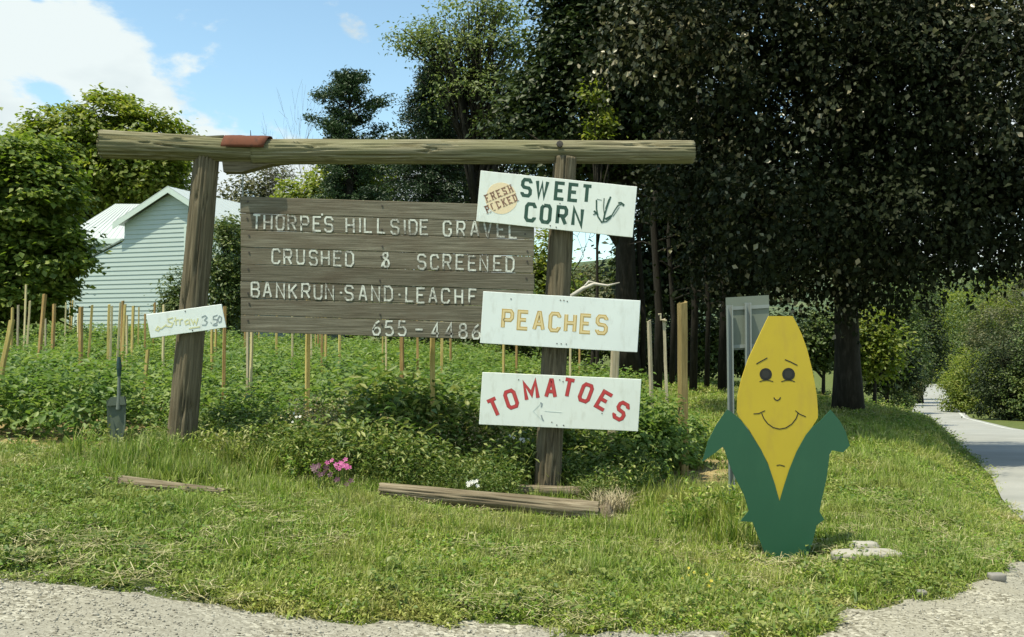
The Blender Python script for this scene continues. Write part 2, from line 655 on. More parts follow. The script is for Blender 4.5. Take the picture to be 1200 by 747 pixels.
# ------------------------------------------------------------------ terrain heights
PXC = np.array([-400, 0, 200, 400, 600, 800, 925, 1000, 1060, 1130, 1200, 1500], float)
TAB = [
    (1, [-1.0, -1.2, -1.32, -1.45, -1.55, -1.6, -1.6, -1.6, -1.6, -1.6, -1.6, -1.6]),
    (3, [-1.05, -1.22, -1.34, -1.46, -1.57, -1.6, -1.6, -1.6, -1.6, -1.6, -1.6, -1.6]),
    (5, [-1.05, -1.24, -1.36, -1.49, -1.57, -1.6, -1.6, -1.6, -1.6, -1.6, -1.6, -1.65]),
    (7, [-.92, -1.10, -1.21, -1.36, -1.54, -1.61, -1.66, -1.6, -1.6, -1.6, -1.62, -1.8]),
    (9, [-.80, -1.0, -1.09, -1.26, -1.50, -1.53, -1.56, -1.56, -1.6, -1.65, -1.72, -2.0]),
    (12, [-.65, -.85, -.92, -1.08, -1.27, -1.40, -1.45, -1.5, -1.56, -1.74, -1.95, -2.2]),
    (16, [-.45, -.62, -.68, -.88, -1.05, -1.3, -1.4, -1.44, -1.55, -1.82, -2.15, -2.3]),
    (20, [-.3, -.45, -.52, -.75, -.95, -1.25, -1.38, -1.46, -1.64, -2.0, -2.35, -2.5]),
    (30, [.1, -.05, -.15, -.5, -.85, -1.25, -1.6, -1.9, -2.3, -2.95, -3.05, -3.3]),
    (50, [1.2, .8, .5, -.2, -.8, -1.6, -2.6, -3.3, -3.9, -4.6, -4.8, -5]),
    (75, [2.6, 2.0, 1.4, .2, -1, -2.6, -4.2, -5.0, -5.8, -6.1, -6.2, -6.2]),
    (140, [6, 5, 3, 0, -2, -5, -7.2, -8.2, -8.8, -8.9, -8.9, -8.5]),
    (250, [11, 9, 6, 2, -2, -6, -10, -11.3, -11.7, -11.8, -11.8, -11]),
    (2500, [25, 20, 10, 0, -5, -12, -18, -20, -22, -22, -22, -20]),
]
TY = np.log(np.array([r[0] for r in TAB], float))
TZ = np.array([r[1] for r in TAB], float)
# left edge of the road: distance, x, height relative to the eye
RL = np.array([(0, 2.0, -1.62), (4, 3.2, -1.65), (10.5, 5.5, -1.82), (14, 7.15, -2.02), (20, 9.7, -2.36), (30, 14, -3.05), (50, 22, -4.7), (75, 31.7, -6.15), (140, 60.5, -8.75), (250, 110, -11.7), (420, 190, -18.4)], float)
RW = 4.9


def gz(x, y, micro=True):
    x = np.atleast_1d(np.asarray(x, float))
    y = np.atleast_1d(np.asarray(y, float))
    yc = np.clip(y, 1.0, 2400)
    px = np.clip(600 + x / yc * F, -400, 1499.9)
    ly = np.log(yc)
    i = np.clip(np.searchsorted(TY, ly, side='right') - 1, 0, len(TY) - 2)
    j = np.clip(np.searchsorted(PXC, px, side='right') - 1, 0, len(PXC) - 2)
    a = (ly - TY[i]) / (TY[i + 1] - TY[i])
    b = (px - PXC[j]) / (PXC[j + 1] - PXC[j])
    z = (TZ[i, j] * (1 - a) * (1 - b) + TZ[i + 1, j] * a * (1 - b) + TZ[i, j + 1] * (1 - a) * b + TZ[i + 1, j + 1] * a * b)
    if micro:
        p = np.stack([x * .8, y * .8, np.zeros_like(x)], 1)
        z = z + fbm(p, 3, 3) * .10
    # the road bed
    rx = np.interp(y, RL[:, 0], RL[:, 1])
    rz = np.interp(y, RL[:, 0], RL[:, 2])
    d = np.maximum(rx - x, x - (rx + RW))
    t = np.clip(d / np.where(y < 30, .9, 3.0), 0, 1)
    t = t * t * (3 - 2 * t)
    z = (rz - np.where(y < 45, .022, .06)) * (1 - t) + z * t
    return z + CZ


def g1(x, y):
    return float(gz(x, y)[0])


def G(px, Y):
    x = (px - 600) / F * Y
    return Vector((x, Y, g1(x, Y)))


def ground():
    n = 300
    t = np.linspace(-6.6, 6.6, n)
    xs = 1.5 + 3.2 * np.sinh(t)
    ys = 8 + 3.2 * np.sinh(t)
    X, Y = np.meshgrid(xs, ys)
    Z = gz(X.ravel(), Y.ravel())
    V = np.stack([X.ravel(), Y.ravel(), Z], 1)
    idx = np.arange(n * n).reshape(n, n)
    Fc = np.stack([idx[:-1, :-1].ravel(), idx[:-1, 1:].ravel(), idx[1:, 1:].ravel(), idx[1:, :-1].ravel()], 1)
    o = link('ground', np_mesh('ground', V, Fc, True), M['ground'])
    tag(o, 'grassy sloping ground beneath the farm signs', None, None, 'structure')


ground()

# near edge of the lawn, read along the frame and turned into ground distances
EDGE = [(-700, 655), (-300, 660), (0, 672), (60, 680), (120, 693), (200, 701), (300, 722), (400, 729), (470, 733), (540, 740), (640, 740), (760, 741), (850, 744), (900, 758),
        (945, 748), (980, 722), (1040, 712), (1100, 703), (1150, 690), (1175, 668), (1200, 656), (1300, 640), (1500, 640)]


def edge_y(px, py):
    for Y in np.arange(2.5, 14, .02):
        x = (px - 600) / F * Y
        z = g1(x, Y)
        if 400 + (CZ - z) / Y * F <= py:
            return Y
    return 14


EPX = np.array([e[0] for e in EDGE], float)
EYY = np.array([edge_y(*e) for e in EDGE])


def edge_at(x, y):
    """distance (m) beyond the gravel edge; negative on the gravel"""
    x = np.atleast_1d(x)
    y = np.atleast_1d(y)
    px = 600 + x / np.maximum(y, .8) * F
    e = np.interp(px, EPX, EYY)
    nz = fbm(np.stack([x * 2.3, y * 2.3, x * 0], 1), 11, 5) * .85
    return y - e - nz


def gravel():
    cols = np.linspace(-700, 1500, 330)
    rows = np.concatenate([np.linspace(0, .8, 30), np.linspace(.82, 1, 40)])
    V = []
    for px in cols:
        e = float(np.interp(px, EPX, EYY)) + .16
        for r in rows:
            Y = .45 + (e - .45) * r
            V.append(((px - 600) / F * Y, Y))
    V = np.array(V)
    z = gz(V[:, 0], V[:, 1])
    d = edge_at(V[:, 0], V[:, 1])
    lift = np.clip(-d / .25, -1, 1) * .010
    bumpy = fbm(np.stack([V[:, 0] * 5, V[:, 1] * 5, z * 0], 1), 21, 3) * .03
    z = z + np.where(d > -.05, lift, lift + np.clip(-d, 0, .3) * bumpy * .5)
    nr = len(rows)
    idx = np.arange(len(V)).reshape(len(cols), nr)
    Fc = np.stack([idx[:-1, :-1].ravel(), idx[1:, :-1].ravel(), idx[1:, 1:].ravel(), idx[:-1, 1:].ravel()], 1)
    o = link('gravel_driveway', np_mesh('gravel_driveway', np.column_stack([V, z]), Fc, True), M['gravel'])
    tag(o, 'pale gravel driveway along the front of the lawn', None, None, 'structure')


gravel()


def road():
    ys = np.concatenate([np.arange(-12, 40, 1.0), np.arange(40, 420, 4.0)])
    nx = 7
    V, Fc = [], []
    for y in ys:
        x0 = np.interp(y, RL[:, 0], RL[:, 1]) if y > 0 else 2.2 + y * .36
        z0 = np.interp(y, RL[:, 0], RL[:, 2]) + CZ
        for k in range(nx):
            u = k / (nx - 1)
            V.append((x0 + RW * u, y, z0 + .03 - .08 * (u - .5) ** 2))
    n = len(ys)
    for i in range(n - 1):
        for k in range(nx - 1):
            a = i * nx + k
            Fc.append((a, a + 1, a + nx + 1, a + nx))
    o = link('road', np_mesh('road', V, Fc, True), M['road'])
    tag(o, 'grey country road running downhill between the trees', None, None, 'structure')
    # edge line on the far side
    for nm, off, w in (('road_edge_line', RW - .45, .09),):
        V, Fc = [], []
        for i, y in enumerate(ys):
            x0 = (np.interp(y, RL[:, 0], RL[:, 1]) if y > 0 else 2.2 + y * .36) + off
            z0 = np.interp(y, RL[:, 0], RL[:, 2]) + CZ + .03 - .08 * (off / RW - .5) ** 2 + .006
            ww = w * (1 + y / 60)
            V += [(x0 - ww / 2, y, z0), (x0 + ww / 2, y, z0)]
            if i:
                a = 2 * i
                Fc.append((a - 2, a - 1, a + 1, a))
        o = link(nm, np_mesh(nm, V, Fc), paint('road_line', (.55, .57, .53), .6))
        tag(o, 'white painted line along the far edge of the road', None, None, 'structure')


road()

# garden plot: x, y limits in metres
GARDEN_BACK = 29.0


def garden_front(x):
    return np.interp(x, [-14, -5, -3.2, -1, 1, 2.0, 2.6], [9.6, 9.3, 9.35, 9.7, 9.9, 10.3, 10.8])


def garden_right(y):
    return np.interp(y, [10, 11, 13, 18, 27], [2.05, 1.95, 2.1, 2.4, -.5])


def in_garden(x, y):
    return (y > garden_front(x)) & (x < garden_right(y)) & (y < GARDEN_BACK) & (x > -17)


def soil():
    xs = np.linspace(-17, 3.6, 120)
    V = []
    rows = np.linspace(0, 1, 60)
    for x in xs:
        y0 = float(garden_front(x)) - .55
        y1 = GARDEN_BACK if x < 2.4 else 16
        for r in rows:
            V.append((x, y0 + (y1 - y0) * r ** 1.5))
    V = np.array(V)
    z = gz(V[:, 0], V[:, 1]) + .012 + fbm(np.stack([V[:, 0] * 3, V[:, 1] * 3, V[:, 0] * 0], 1), 5, 3) * .05
    idx = np.arange(len(V)).reshape(len(xs), 60)
    Fc = np.stack([idx[:-1, :-1].ravel(), idx[1:, :-1].ravel(), idx[1:, 1:].ravel(), idx[:-1, 1:].ravel()], 1)
    o = link('garden_soil', np_mesh('garden_soil', np.column_stack([V, z]), Fc, True), M['soil'])
    tag(o, 'straw mulched soil under the vegetable rows', None, None, 'structure')


soil()


def hill():
    n = 90
    xs = np.linspace(-900, 1500, n)
    ys = np.linspace(420, 1500, 50)
    X, Y = np.meshgrid(xs, ys)
    ridge = np.exp(-((Y - 1000) / 330) ** 2)
    prof = 78 + 22 * np.sin(X / 260 + .3) + 10 * np.sin(X / 90)
    Z = ridge * prof - 14 + fbm(np.stack([X.ravel() / 22, Y.ravel() / 22, X.ravel() * 0], 1), 31, 3).reshape(X.shape) * 14
    idx = np.arange(X.size).reshape(X.shape)
    Fc = np.stack([idx[:-1, :-1].ravel(), idx[:-1, 1:].ravel(), idx[1:, 1:].ravel(), idx[1:, :-1].ravel()], 1)
    o = link('hill', np_mesh('hill', np.stack([X.ravel(), Y.ravel(), Z.ravel()], 1), Fc, True), M['hill'])
    tag(o, 'distant wooded hill seen past the right post', None, None, 'structure')


hill()


# ------------------------------------------------------------------ logs, posts, beam
def log_mesh(name, a, b, r0, r1, mat, parent, seg=76, rings=130, rough=.05, cracks=.0, seed=1, flat=0.0, chip=0.0):
    """a weathered log from a to b, built along its own axis"""
    a, b = Vector(a), Vector(b)
    t = (b - a)
    ln = t.length
    t.normalize()
    up = Vector((0, 0, 1)) if abs(t.z) < .9 else Vector((0, -1, 0))
    u = (up - t * up.dot(t)).normalized()
    w = t.cross(u)
    s = np.linspace(0, 1, rings)
    th = np.linspace(0, 2 * math.pi, seg, endpoint=False)
    Sg, Th = np.meshgrid(s, th, indexing='ij')
    rr = r0 + (r1 - r0) * Sg
    cs, sn = np.cos(Th), np.sin(Th)
    p = np.stack([(Sg * ln * 1.2).ravel(), (cs * 1.3).ravel(), (sn * 1.3).ravel()], 1)
    n1 = fbm(p + seed * 7.1, seed, 3).reshape(Sg.shape)
    p2 = np.stack([(Sg * ln * 1.1).ravel(), (cs * 7).ravel(), (sn * 7).ravel()], 1)
    n2 = fbm(p2 + seed * 3.3, seed + 5, 3).reshape(Sg.shape)
    rad = rr * (1 + rough * 2.2 * n1 + rough * 1.6 * n2)
    if cracks:
        p3 = np.stack([(Sg * ln * .9).ravel(), (cs * 5).ravel(), (sn * 5).ravel()], 1)
        c = vnoise(p3 + seed, seed + 9).reshape(Sg.shape)
        rad = rad - rr * cracks * np.exp(-((c - .5) / .035) ** 2) * (.4 + .6 * (cs > -.2))
        p4 = np.stack([(Sg * ln * .7).ravel(), (cs * 11).ravel(), (sn * 11).ravel()], 1)
        c = vnoise(p4 + seed * 2, seed + 19).reshape(Sg.shape)
        rad = rad - rr * cracks * .5 * np.exp(-((c - .5) / .05) ** 2)
        p5 = np.stack([(Sg * ln * 2.2).ravel(), (cs * 1.6).ravel(), (sn * 1.6).ravel()], 1)
        kn = vnoise(p5 + seed * 5, seed + 29).reshape(Sg.shape)
        rad = rad + rr * rough * 2.2 * np.clip(kn - .78, 0, 1) * 3
    if flat:
        rad = np.minimum(rad, rr * (1 - flat) / np.maximum(np.abs(cs), 1e-3) if False else rad)
    Sx = Sg * ln
    if chip:
        e = vnoise(np.stack([th * 0, np.cos(th) * 4, np.sin(th) * 4], 1), seed + 40)
        Sx = Sx.copy()
        Sx[0] += e * chip
        Sx[-1] -= e * chip
        Sx[1] = np.maximum(Sx[1], Sx[0] + .002)
        Sx[-2] = np.minimum(Sx[-2], Sx[-1] - .002)
    # local X axis along the log so the grain follows it
    V = np.stack([Sx.ravel(), (rad * sn).ravel(), (rad * cs).ravel()], 1)
    idx = np.arange(rings * seg).reshape(rings, seg)
    nx = np.roll(idx, -1, axis=1)
    Fc = np.stack([idx[:-1].ravel(), nx[:-1].ravel(), nx[1:].ravel(), idx[1:].ravel()], 1)
    me = bpy.data.meshes.new(name)
    V = V.tolist() + [(float(Sx[0].mean()) + .004, 0, 0), (float(Sx[-1].mean()) - .004, 0, 0)]
    fs = Fc[:, ::-1].tolist()
    m = rings * seg
    for k in range(seg):
        k2 = (k + 1) % seg
        fs.append((m, k, k2))
        fs.append((m + 1, (rings - 1) * seg + k2, (rings - 1) * seg + k))
    me.from_pydata(V, [], fs)
    for q in me.polygons:
        q.use_smooth = True
    me.update()
    o = link(name, me, mat, parent)
    rot = Matrix((t, -w, u)).transposed()
    o.rotation_euler = rot.to_euler()
    o.location = a - (parent_world(parent) if parent else Vector((0, 0, 0)))
    return o


M['beamX'] = M['beam']
M['postX'] = wood('post_wood_long', [(.045, .036, .022), (.125, .105, .068), (.26, .225, .155)], 'X', 75, .03, patch=(.13, .11, .07))

YL, YR = 8.85, 9.0      # the sign frame: left post and right post distances
base = P(430, 560, 8.9)
base.z = g1(base.x, base.y)
frame = empty('timber_sign_frame', base, 'big rustic timber frame of two leaning log posts and a long log beam', 'sign frame')
bl = P(209, 545, YL)
bl.z = g1(bl.x, bl.y) - .15
pl = log_mesh('post', bl, P(242.5, 180, YL), .138, .116, M['postX'], frame, rough=.06, cracks=.22, seed=3)
pl['label'] = 'left post leaning to the right'
brr = P(639.5, 590, YR)
brr.z = g1(brr.x, brr.y) - .15
pr = log_mesh('post', brr, P(662, 185, YR), .132, .112, M['postX'], frame, rough=.06, cracks=.22, seed=8)
pr['label'] = 'right post carrying the white signs'
lb = log_mesh('beam', P(116, 169, YL - .1), P(314, 177.6, YL + .0), .134, .108, M['beam'], frame, rough=.06, cracks=.34, seed=5, chip=.05)
lb['label'] = 'split left end of the beam'
rb = log_mesh('beam', P(296, 178, YL - .01), P(812, 178.5, YR + .12), .118, .110, M['beam'], frame, rough=.055, cracks=.26, seed=12)
# wedge-shaped splice timber under the joint
m = MB()
tp = [P(262, 186, YL + .02), P(352, 186, YL + .05), P(352, 190, YL + .05), P(318, 194, YL + .03), P(285, 203, YL), P(264, 203, YL)]
m.prism([p + Vector((0, -.06, 0)) for p in tp], (0, .13, 0))
m.build('splice_block', M['postX'], frame)
# rusty tin wrapped over the joint
m = MB()
vs, fs = [], []
nseg = 14
for i in range(7):
    t = i / 6
    for k in range(nseg + 1):
        a = R(-88) + R(178) * k / nseg      # front, over the top
        x0 = 263 + (318 - 263) * t
        skew = (k / nseg) * 6 * (1 if t < .5 else -.4) * abs(t - .5) * 2
        c = P(x0 + skew, 176.5 + 1.2 * t, YL - .05 + .04 * t)
        rr = .131 + .003 * math.sin(i * 2.1 + k)
        vs.append(c + Vector((0, -math.cos(a) * rr, math.sin(a) * rr * 1.0 + .004)) if k / nseg > .42 else c + Vector((0, -math.cos(a) * rr, math.sin(a) * rr * .0 + (-.02 + .02 * k / nseg * 2))))
for i in range(6):
    for k in range(nseg):
        a = i * (nseg + 1) + k
        fs.append((a, a + 1, a + nseg + 2, a + nseg + 1))
m.v, m.f = [], []
# keep only the lit cap: from mid front to the back
keep_vs = []
rows = nseg + 1
for i in range(7):
    t = i / 6
    for k in range(rows):
        a = R(3) + R(168) * k / nseg
        cut = (1 - min(1, k / 5)) * 4
        x0 = (263 + cut * .2) + (318 - 263 - cut * 1.4) * t + (3.5 * min(1, k / 6) if t < .5 else 0) * (1 - 2 * t)
        c = P(x0, 176.3 + 1.0 * t, YL - .05 + .04 * t)
        rr = .137 + .003 * math.sin(i * 2.1 + k * 1.7)
        keep_vs.append(c + Vector((0, -math.cos(a) * rr, math.sin(a) * rr)))
m.add(keep_vs, fs)
o = m.build('rusty_tin_wrap', M['rust'], frame, smooth=True)
sm = o.modifiers.new('thick', 'SOLIDIFY')
sm.thickness = .003
m = MB()
m.tube([P(294, 161, YL - .04), P(293.5, 153, YL - .04)], [.006, .003], 6)
m.build('nail', M['nail'], frame)
for (bx, by, bY) in ((241, 171, YL), (656, 169, YR)):
    m = MB()
    c = P(bx, by, bY - .118)
    m.tube([c + Vector((0, .03, 0)), c, c + Vector((0, -.018, 0)), c + Vector((0, -.02, 0))], [.03, .034, .03, .006], 8)
    m.build('bolt', M['nail'], frame)
m = MB()
m.prism([P(232, 160, YL - .1), P(262, 158.5, YL - .08), P(261, 160.5, YL - .08), P(236, 162, YL - .1)], (0, .09, 0))
m.build('bark_strip', M['beam'], frame)

# hanging wire and rods for the plank board
m = MB()
m.tube([P(285, 190, YL + .06), P(284.5, 214, YL), P(284.5, 232, 8.85)], .006, 6)
m.tube([P(284.5, 214, YL), P(278, 229, 8.9)], .005, 6)
m.build('hanger_wire', M['galv'], frame)


# ------------------------------------------------------------------ boards in frame coordinates
class Plate:
    """a flat board given by photo corners at distance Y; (u, v) run in photo pixels from its top-left corner"""

    def __init__(s, TL, TR, BL, Y):
        s.o = P(*TL, Y)
        k = Y / F
        s.u = (P(*TR, Y) - s.o)
        s.w = s.u.length / k
        s.u = s.u / s.w
        s.v = (P(*BL, Y) - s.o)
        s.h = s.v.length / k
        s.v = s.v / s.h
        s.n = Vector((0, -1, 0))

    def at(s, u, v, d=0.0):
        return s.o + s.u * u + s.v * v + s.n * d


def offset_strip(pts, w):
    """mitred ribbon of a 2-D polyline -> left and right points"""
    pts = [Vector((p[0], p[1])) for p in pts]
    closed = (pts[0] - pts[-1]).length < 1e-6 and len(pts) > 2
    n = len(pts)
    Lp, Rp = [], []
    for i in range(n):
        if closed:
            a = pts[i - 1] if i > 0 else pts[n - 2]
            b = pts[i + 1] if i < n - 1 else pts[1]
        else:
            a = pts[i - 1] if i > 0 else None
            b = pts[i + 1] if i < n - 1 else None
        d1 = (pts[i] - a).normalized() if a is not None else None
        d2 = (b - pts[i]).normalized() if b is not None else None
        if d1 is None:
            d1 = d2
        if d2 is None:
            d2 = d1
        n1 = Vector((-d1.y, d1.x))
        n2 = Vector((-d2.y, d2.x))
        mm = (n1 + n2)
        if mm.length < 1e-6:
            mm = n1.copy()
        mm.normalize()
        k = min(1 / max(mm.dot(n1), .35), 2.2)
        Lp.append(pts[i] + mm * (w / 2 * k))
        Rp.append(pts[i] - mm * (w / 2 * k))
    return Lp, Rp


def stroke(mb, plate, pts, w, d, th=.0012):
    """a thin raised ribbon lying on the plate"""
    Lp, Rp = offset_strip(pts, w)
    vs = []
    for l_, r_ in zip(Lp, Rp):
        vs += [plate.at(l_.x, l_.y, d), plate.at(r_.x, r_.y, d), plate.at(l_.x, l_.y, d - th), plate.at(r_.x, r_.y, d - th)]
    fs = []
    for i in range(len(Lp) - 1):
        a = 4 * i
        b = a + 4
        fs += [(a, b, b + 1, a + 1), (a, a + 2, b + 2, b), (a + 1, b + 1, b + 3, a + 3)]
    e = 4 * (len(Lp) - 1)
    fs += [(0, 1, 3, 2), (e, e + 2, e + 3, e + 1)]
    mb.add(vs, fs)


GL = {
    'A': [[(0, 1), (.44, 0), (.56, 0), (1, 1)], [(.2, .68), (.8, .68)]],
    'B': [[(0, 0), (0, 1)], [(0, 0), (.78, 0), (.94, .12), (.94, .36), (.78, .48), (0, .48)], [(.78, .48), (1, .62), (1, .86), (.82, 1), (0, 1)]],
    'C': [[(1, .22), (1, .16), (.8, 0), (.2, 0), (0, .16), (0, .84), (.2, 1), (.8, 1), (1, .84), (1, .78)]],
    'D': [[(0, 0), (.68, 0), (1, .2), (1, .8), (.68, 1), (0, 1), (0, 0)]],
    'E': [[(1, 0), (0, 0), (0, 1), (1, 1)], [(0, .48), (.8, .48)]],
    'F': [[(1, 0), (0, 0), (0, 1)], [(0, .48), (.75, .48)]],
    'G': [[(1, .22), (.98, .14), (.8, 0), (.2, 0), (0, .16), (0, .84), (.2, 1), (.8, 1), (1, .84), (1, .55), (.6, .55)]],
    'H': [[(0, 0), (0, 1)], [(1, 0), (1, 1)], [(0, .5), (1, .5)]],
    'I': [[(.5, 0), (.5, 1)]],
    'K': [[(0, 0), (0, 1)], [(1, 0), (0, .6)], [(.32, .42), (1, 1)]],
    'L': [[(0, 0), (0, 1), (1, 1)]],
    'M': [[(0, 1), (0, 0), (.5, .72), (1, 0), (1, 1)]],
    'N': [[(0, 1), (0, 0), (1, 1), (1, 0)]],
    'O': [[(.2, 0), (.8, 0), (1, .16), (1, .84), (.8, 1), (.2, 1), (0, .84), (0, .16), (.2, 0)]],
    'P': [[(0, 1), (0, 0), (.8, 0), (1, .14), (1, .4), (.8, .54), (0, .54)]],
    'R': [[(0, 1), (0, 0), (.8, 0), (1, .14), (1, .38), (.8, .52), (0, .52)], [(.5, .52), (1, 1)]],
    'S': [[(1, .2), (1, .15), (.8, 0), (.2, 0), (0, .14), (0, .36), (.2, .48), (.8, .52), (1, .64), (1, .86), (.8, 1), (.2, 1), (0, .86), (0, .8)]],
    'T': [[(0, 0), (1, 0)], [(.5, 0), (.5, 1)]],
    'U': [[(0, 0), (0, .84), (.2, 1), (.8, 1), (1, .84), (1, 0)]],
    'V': [[(0, 0), (.46, 1), (.54, 1), (1, 0)]],
    'W': [[(0, 0), (.25, 1), (.5, .15), (.75, 1), (1, 0)]],
    '6': [[(.85, 0), (.35, .22), (.05, .55), (0, .8), (.2, 1), (.75, 1), (1, .8), (.95, .6), (.7, .48), (.3, .5), (.05, .68)]],
    '5': [[(.95, 0), (.1, 0), (.02, .42), (.7, .4), (1, .6), (.98, .82), (.75, 1), (.2, 1), (0, .86)]],
    '4': [[(.75, 1), (.75, 0), (0, .72), (1, .72)]],
    '8': [[(.3, 0), (.7, 0), (.9, .12), (.9, .34), (.7, .46), (.3, .46), (.1, .34), (.1, .12), (.3, 0)], [(.3, .46), (.7, .46), (1, .62), (1, .86), (.75, 1), (.25, 1), (0, .86), (0, .62), (.3, .46)]],
    '&': [[(.35, 0), (.75, 0), (.85, .18), (.7, .34), (.15, .8), (0, 1)], [(.35, 0), (.2, .15), (.3, .32), (.85, .55), (1, .75), (.85, .96), (.5, 1), (.3, .85), (.35, .65)]],
    '-': [[(0, .5), (1, .5)]],
    '.': [[(.1, .52), (.9, .52)]],
    "'": [[(.5, -.22), (.5, -.08)]],
}


def letters(plate, items, h, w, sw, mat, name, parent, d=.0015, rot=0, layers=None, jitter=.0):
    """items: (char, u_left, v_top[, rotation]) each letter a part"""
    for it in items:
        ch, u0, v0 = it[:3]
        rt = R(it[3]) if len(it) > 3 else rot
        cw = w
        if ch in 'I.\'':
            cw = w * .3 if ch == 'I' else w * .5
        if ch in 'MW':
            cw = w * 1.18
        if ch == '&':
            cw = w * 1.05
        for li, (m_, sww, dd, nm) in enumerate(layers or [(mat, sw, d, name)]):
            mb = MB()
            for q, pl_ in enumerate(GL[ch]):
                pts = []
                for (x, y) in pl_:
                    a = (x * (cw - sw) + sw / 2)
                    b = (y * (h - sw) + sw / 2)
                    if jitter:
                        a += random.uniform(-jitter, jitter)
                        b += random.uniform(-jitter, jitter)
                    cx, cy = cw / 2, h / 2
                    a, b = a - cx, b - cy
                    a, b = a * math.cos(rt) - b * math.sin(rt), a * math.sin(rt) + b * math.cos(rt)
                    pts.append((u0 + cx + a, v0 + cy + b))
                if li == 1 or sww < sw:
                    pass
                stroke(mb, plate, pts, sww, dd + q * .0002)
            mb.build(nm, m_, parent)


def plate_box(plate, th, mat, name, parent, u0=0, v0=0, u1=None, v1=None, wob=0.0, d0=0.0, bev=.004):
    u1 = plate.w if u1 is None else u1
    v1 = plate.h if v1 is None else v1
    n = 12
    vs, fs = [], []
    top, bot = [], []
    for i in range(n + 1):
        u = u0 + (u1 - u0) * i / n
        top.append((u, v0 + random.uniform(-wob, wob)))
        bot.append((u, v1 + random.uniform(-wob, wob)))
    for (a, b) in zip(top, bot):
        vs += [plate.at(*a, d0), plate.at(*b, d0), plate.at(*b, d0 - th), plate.at(*a, d0 - th)]
    for i in range(n):
        a, b = 4 * i, 4 * i + 4
        for k in range(4):
            k2 = (k + 1) % 4
            fs.append((a + k, a + k2, b + k2, b + k))
    fs += [(0, 3, 2, 1), (4 * n, 4 * n + 1, 4 * n + 2, 4 * n + 3)]
    mb = MB()
    mb.add(vs, fs)
    o = mb.build(name, mat, parent)
    bv = o.modifiers.new('edge', 'BEVEL')
    bv.width = bev
    bv.segments = 1
    bv.limit_method = 'ANGLE'
    return o


# ---- the brown plank board
BY = 8.835
board = Plate((281.5, 230), (626, 241), (281.5, 389), BY)
bo = empty('plank_signboard', board.at(172, 159), 'weathered brown plank board with routed white gravel company lettering hanging under the beam', 'signboard')
for i in range(8):
    v0, v1 = i * 19.9 + .25, (i + 1) * 19.9 - .25
    o = plate_box(board, .03, M['plank'], 'plank', bo, u0=random.uniform(-.6, .8), u1=board.w + random.uniform(-1.2, .6), v0=v0, v1=v1, wob=.12,
                  d0=random.uniform(-.003, .0) - .001, bev=.004)
for u in (5, 240):
    m = MB()
    m.hexa([board.at(u, 3, -.045), board.at(u + 9, 3, -.045), board.at(u + 9, 156, -.045), board.at(u, 156, -.045),
            board.at(u, 3, -.08), board.at(u + 9, 3, -.08), board.at(u + 9, 156, -.08), board.at(u, 156, -.08)])
    m.build('batten', M['plank'], bo)
nl = MB()
for i in range(8):
    for u in (9, 165, 335):
        c = board.at(u + random.uniform(-2, 2), i * 19.9 + random.choice([6, 14]), .001)
        nl.tube([c + Vector((0, .004, 0)), c + Vector((0, -.003, 0))], .009, 7)
tag(nl.build('nail_heads', M['nail'], bo), kind='stuff')


def row(txt, xs, v, dx=0):
    return [(c, x - 281.5 + dx, v + random.uniform(-.5, .5)) for c, x in zip(txt, xs)]


LT = dict(h=18.5, w=10.6, sw=2.15, mat=M['routed'], name='letter', parent=bo, d=.0015, jitter=.25)
letters(board, row("THORPES", [295.5, 309, 323, 337, 352, 366.5, 380], 20.3), **LT)
letters(board, row("'", [375], 20.3), **LT)
letters(board, row("HILLSIDE", [405, 420.5, 426.5, 442, 457.5, 473, 479, 492], 20.6), **LT)
letters(board, row("GRAVEL", [519, 535, 551, 566, 582, 596], 20.8), **LT)
letters(board, row("CRUSHED", [318, 332, 347, 362, 376, 390.5, 404.5], 60), **LT)
letters(board, row("&", [446], 60), **LT)
letters(board, row("SCREENED", [489, 504, 518.5, 534, 548.5, 562, 578, 592.5], 60.3), **LT)
letters(board, row("BANKRUN", [294, 308, 323.5, 338, 353, 367.5, 381], 99.8), **LT)
letters(board, row(".", [397], 99.8), **LT)
letters(board, row("SAND", [404, 420, 435, 450], 100), **LT)
letters(board, row(".", [465.5], 100), **LT)
letters(board, row("LEACHF", [475, 488, 502, 517, 532.5, 549], 100), **LT)
letters(board, row("655", [436, 451, 466], 140.2), **LT)
letters(board, row("-", [486], 140.2), **LT)
letters(board, row("4486", [505, 521.5, 537.5, 553], 140.4), **LT)

# ---- three white signs on the right post
SY = 8.812


def white_sign(name, TL, TR, BL, label, mat, Y=SY, screws=()):
    pl_ = Plate(TL, TR, BL, Y)
    e = empty(name, pl_.at(pl_.w / 2, pl_.h), label, 'sign')
    plate_box(pl_, .014, mat, 'panel', e, wob=.15, bev=.003)
    mb = MB()
    for (u, v) in screws:
        c = pl_.at(u, v, .0)
        mb.tube([c + Vector((0, .004, 0)), c + Vector((0, -.003, 0))], .006, 7)
    if screws:
        tag(mb.build('screw_heads', M['nail'], e), kind='stuff')
    return pl_, e


p1, e1 = white_sign('sweet_corn_sign', (563.3, 200), (746.7, 219), (558, 259.5), 'white board reading SWEET CORN with peach disc, topmost on the right post', M['sign_white'],
                    Y=SY, screws=((92, 4), (96, 29), (87, 56), (94, 57)))
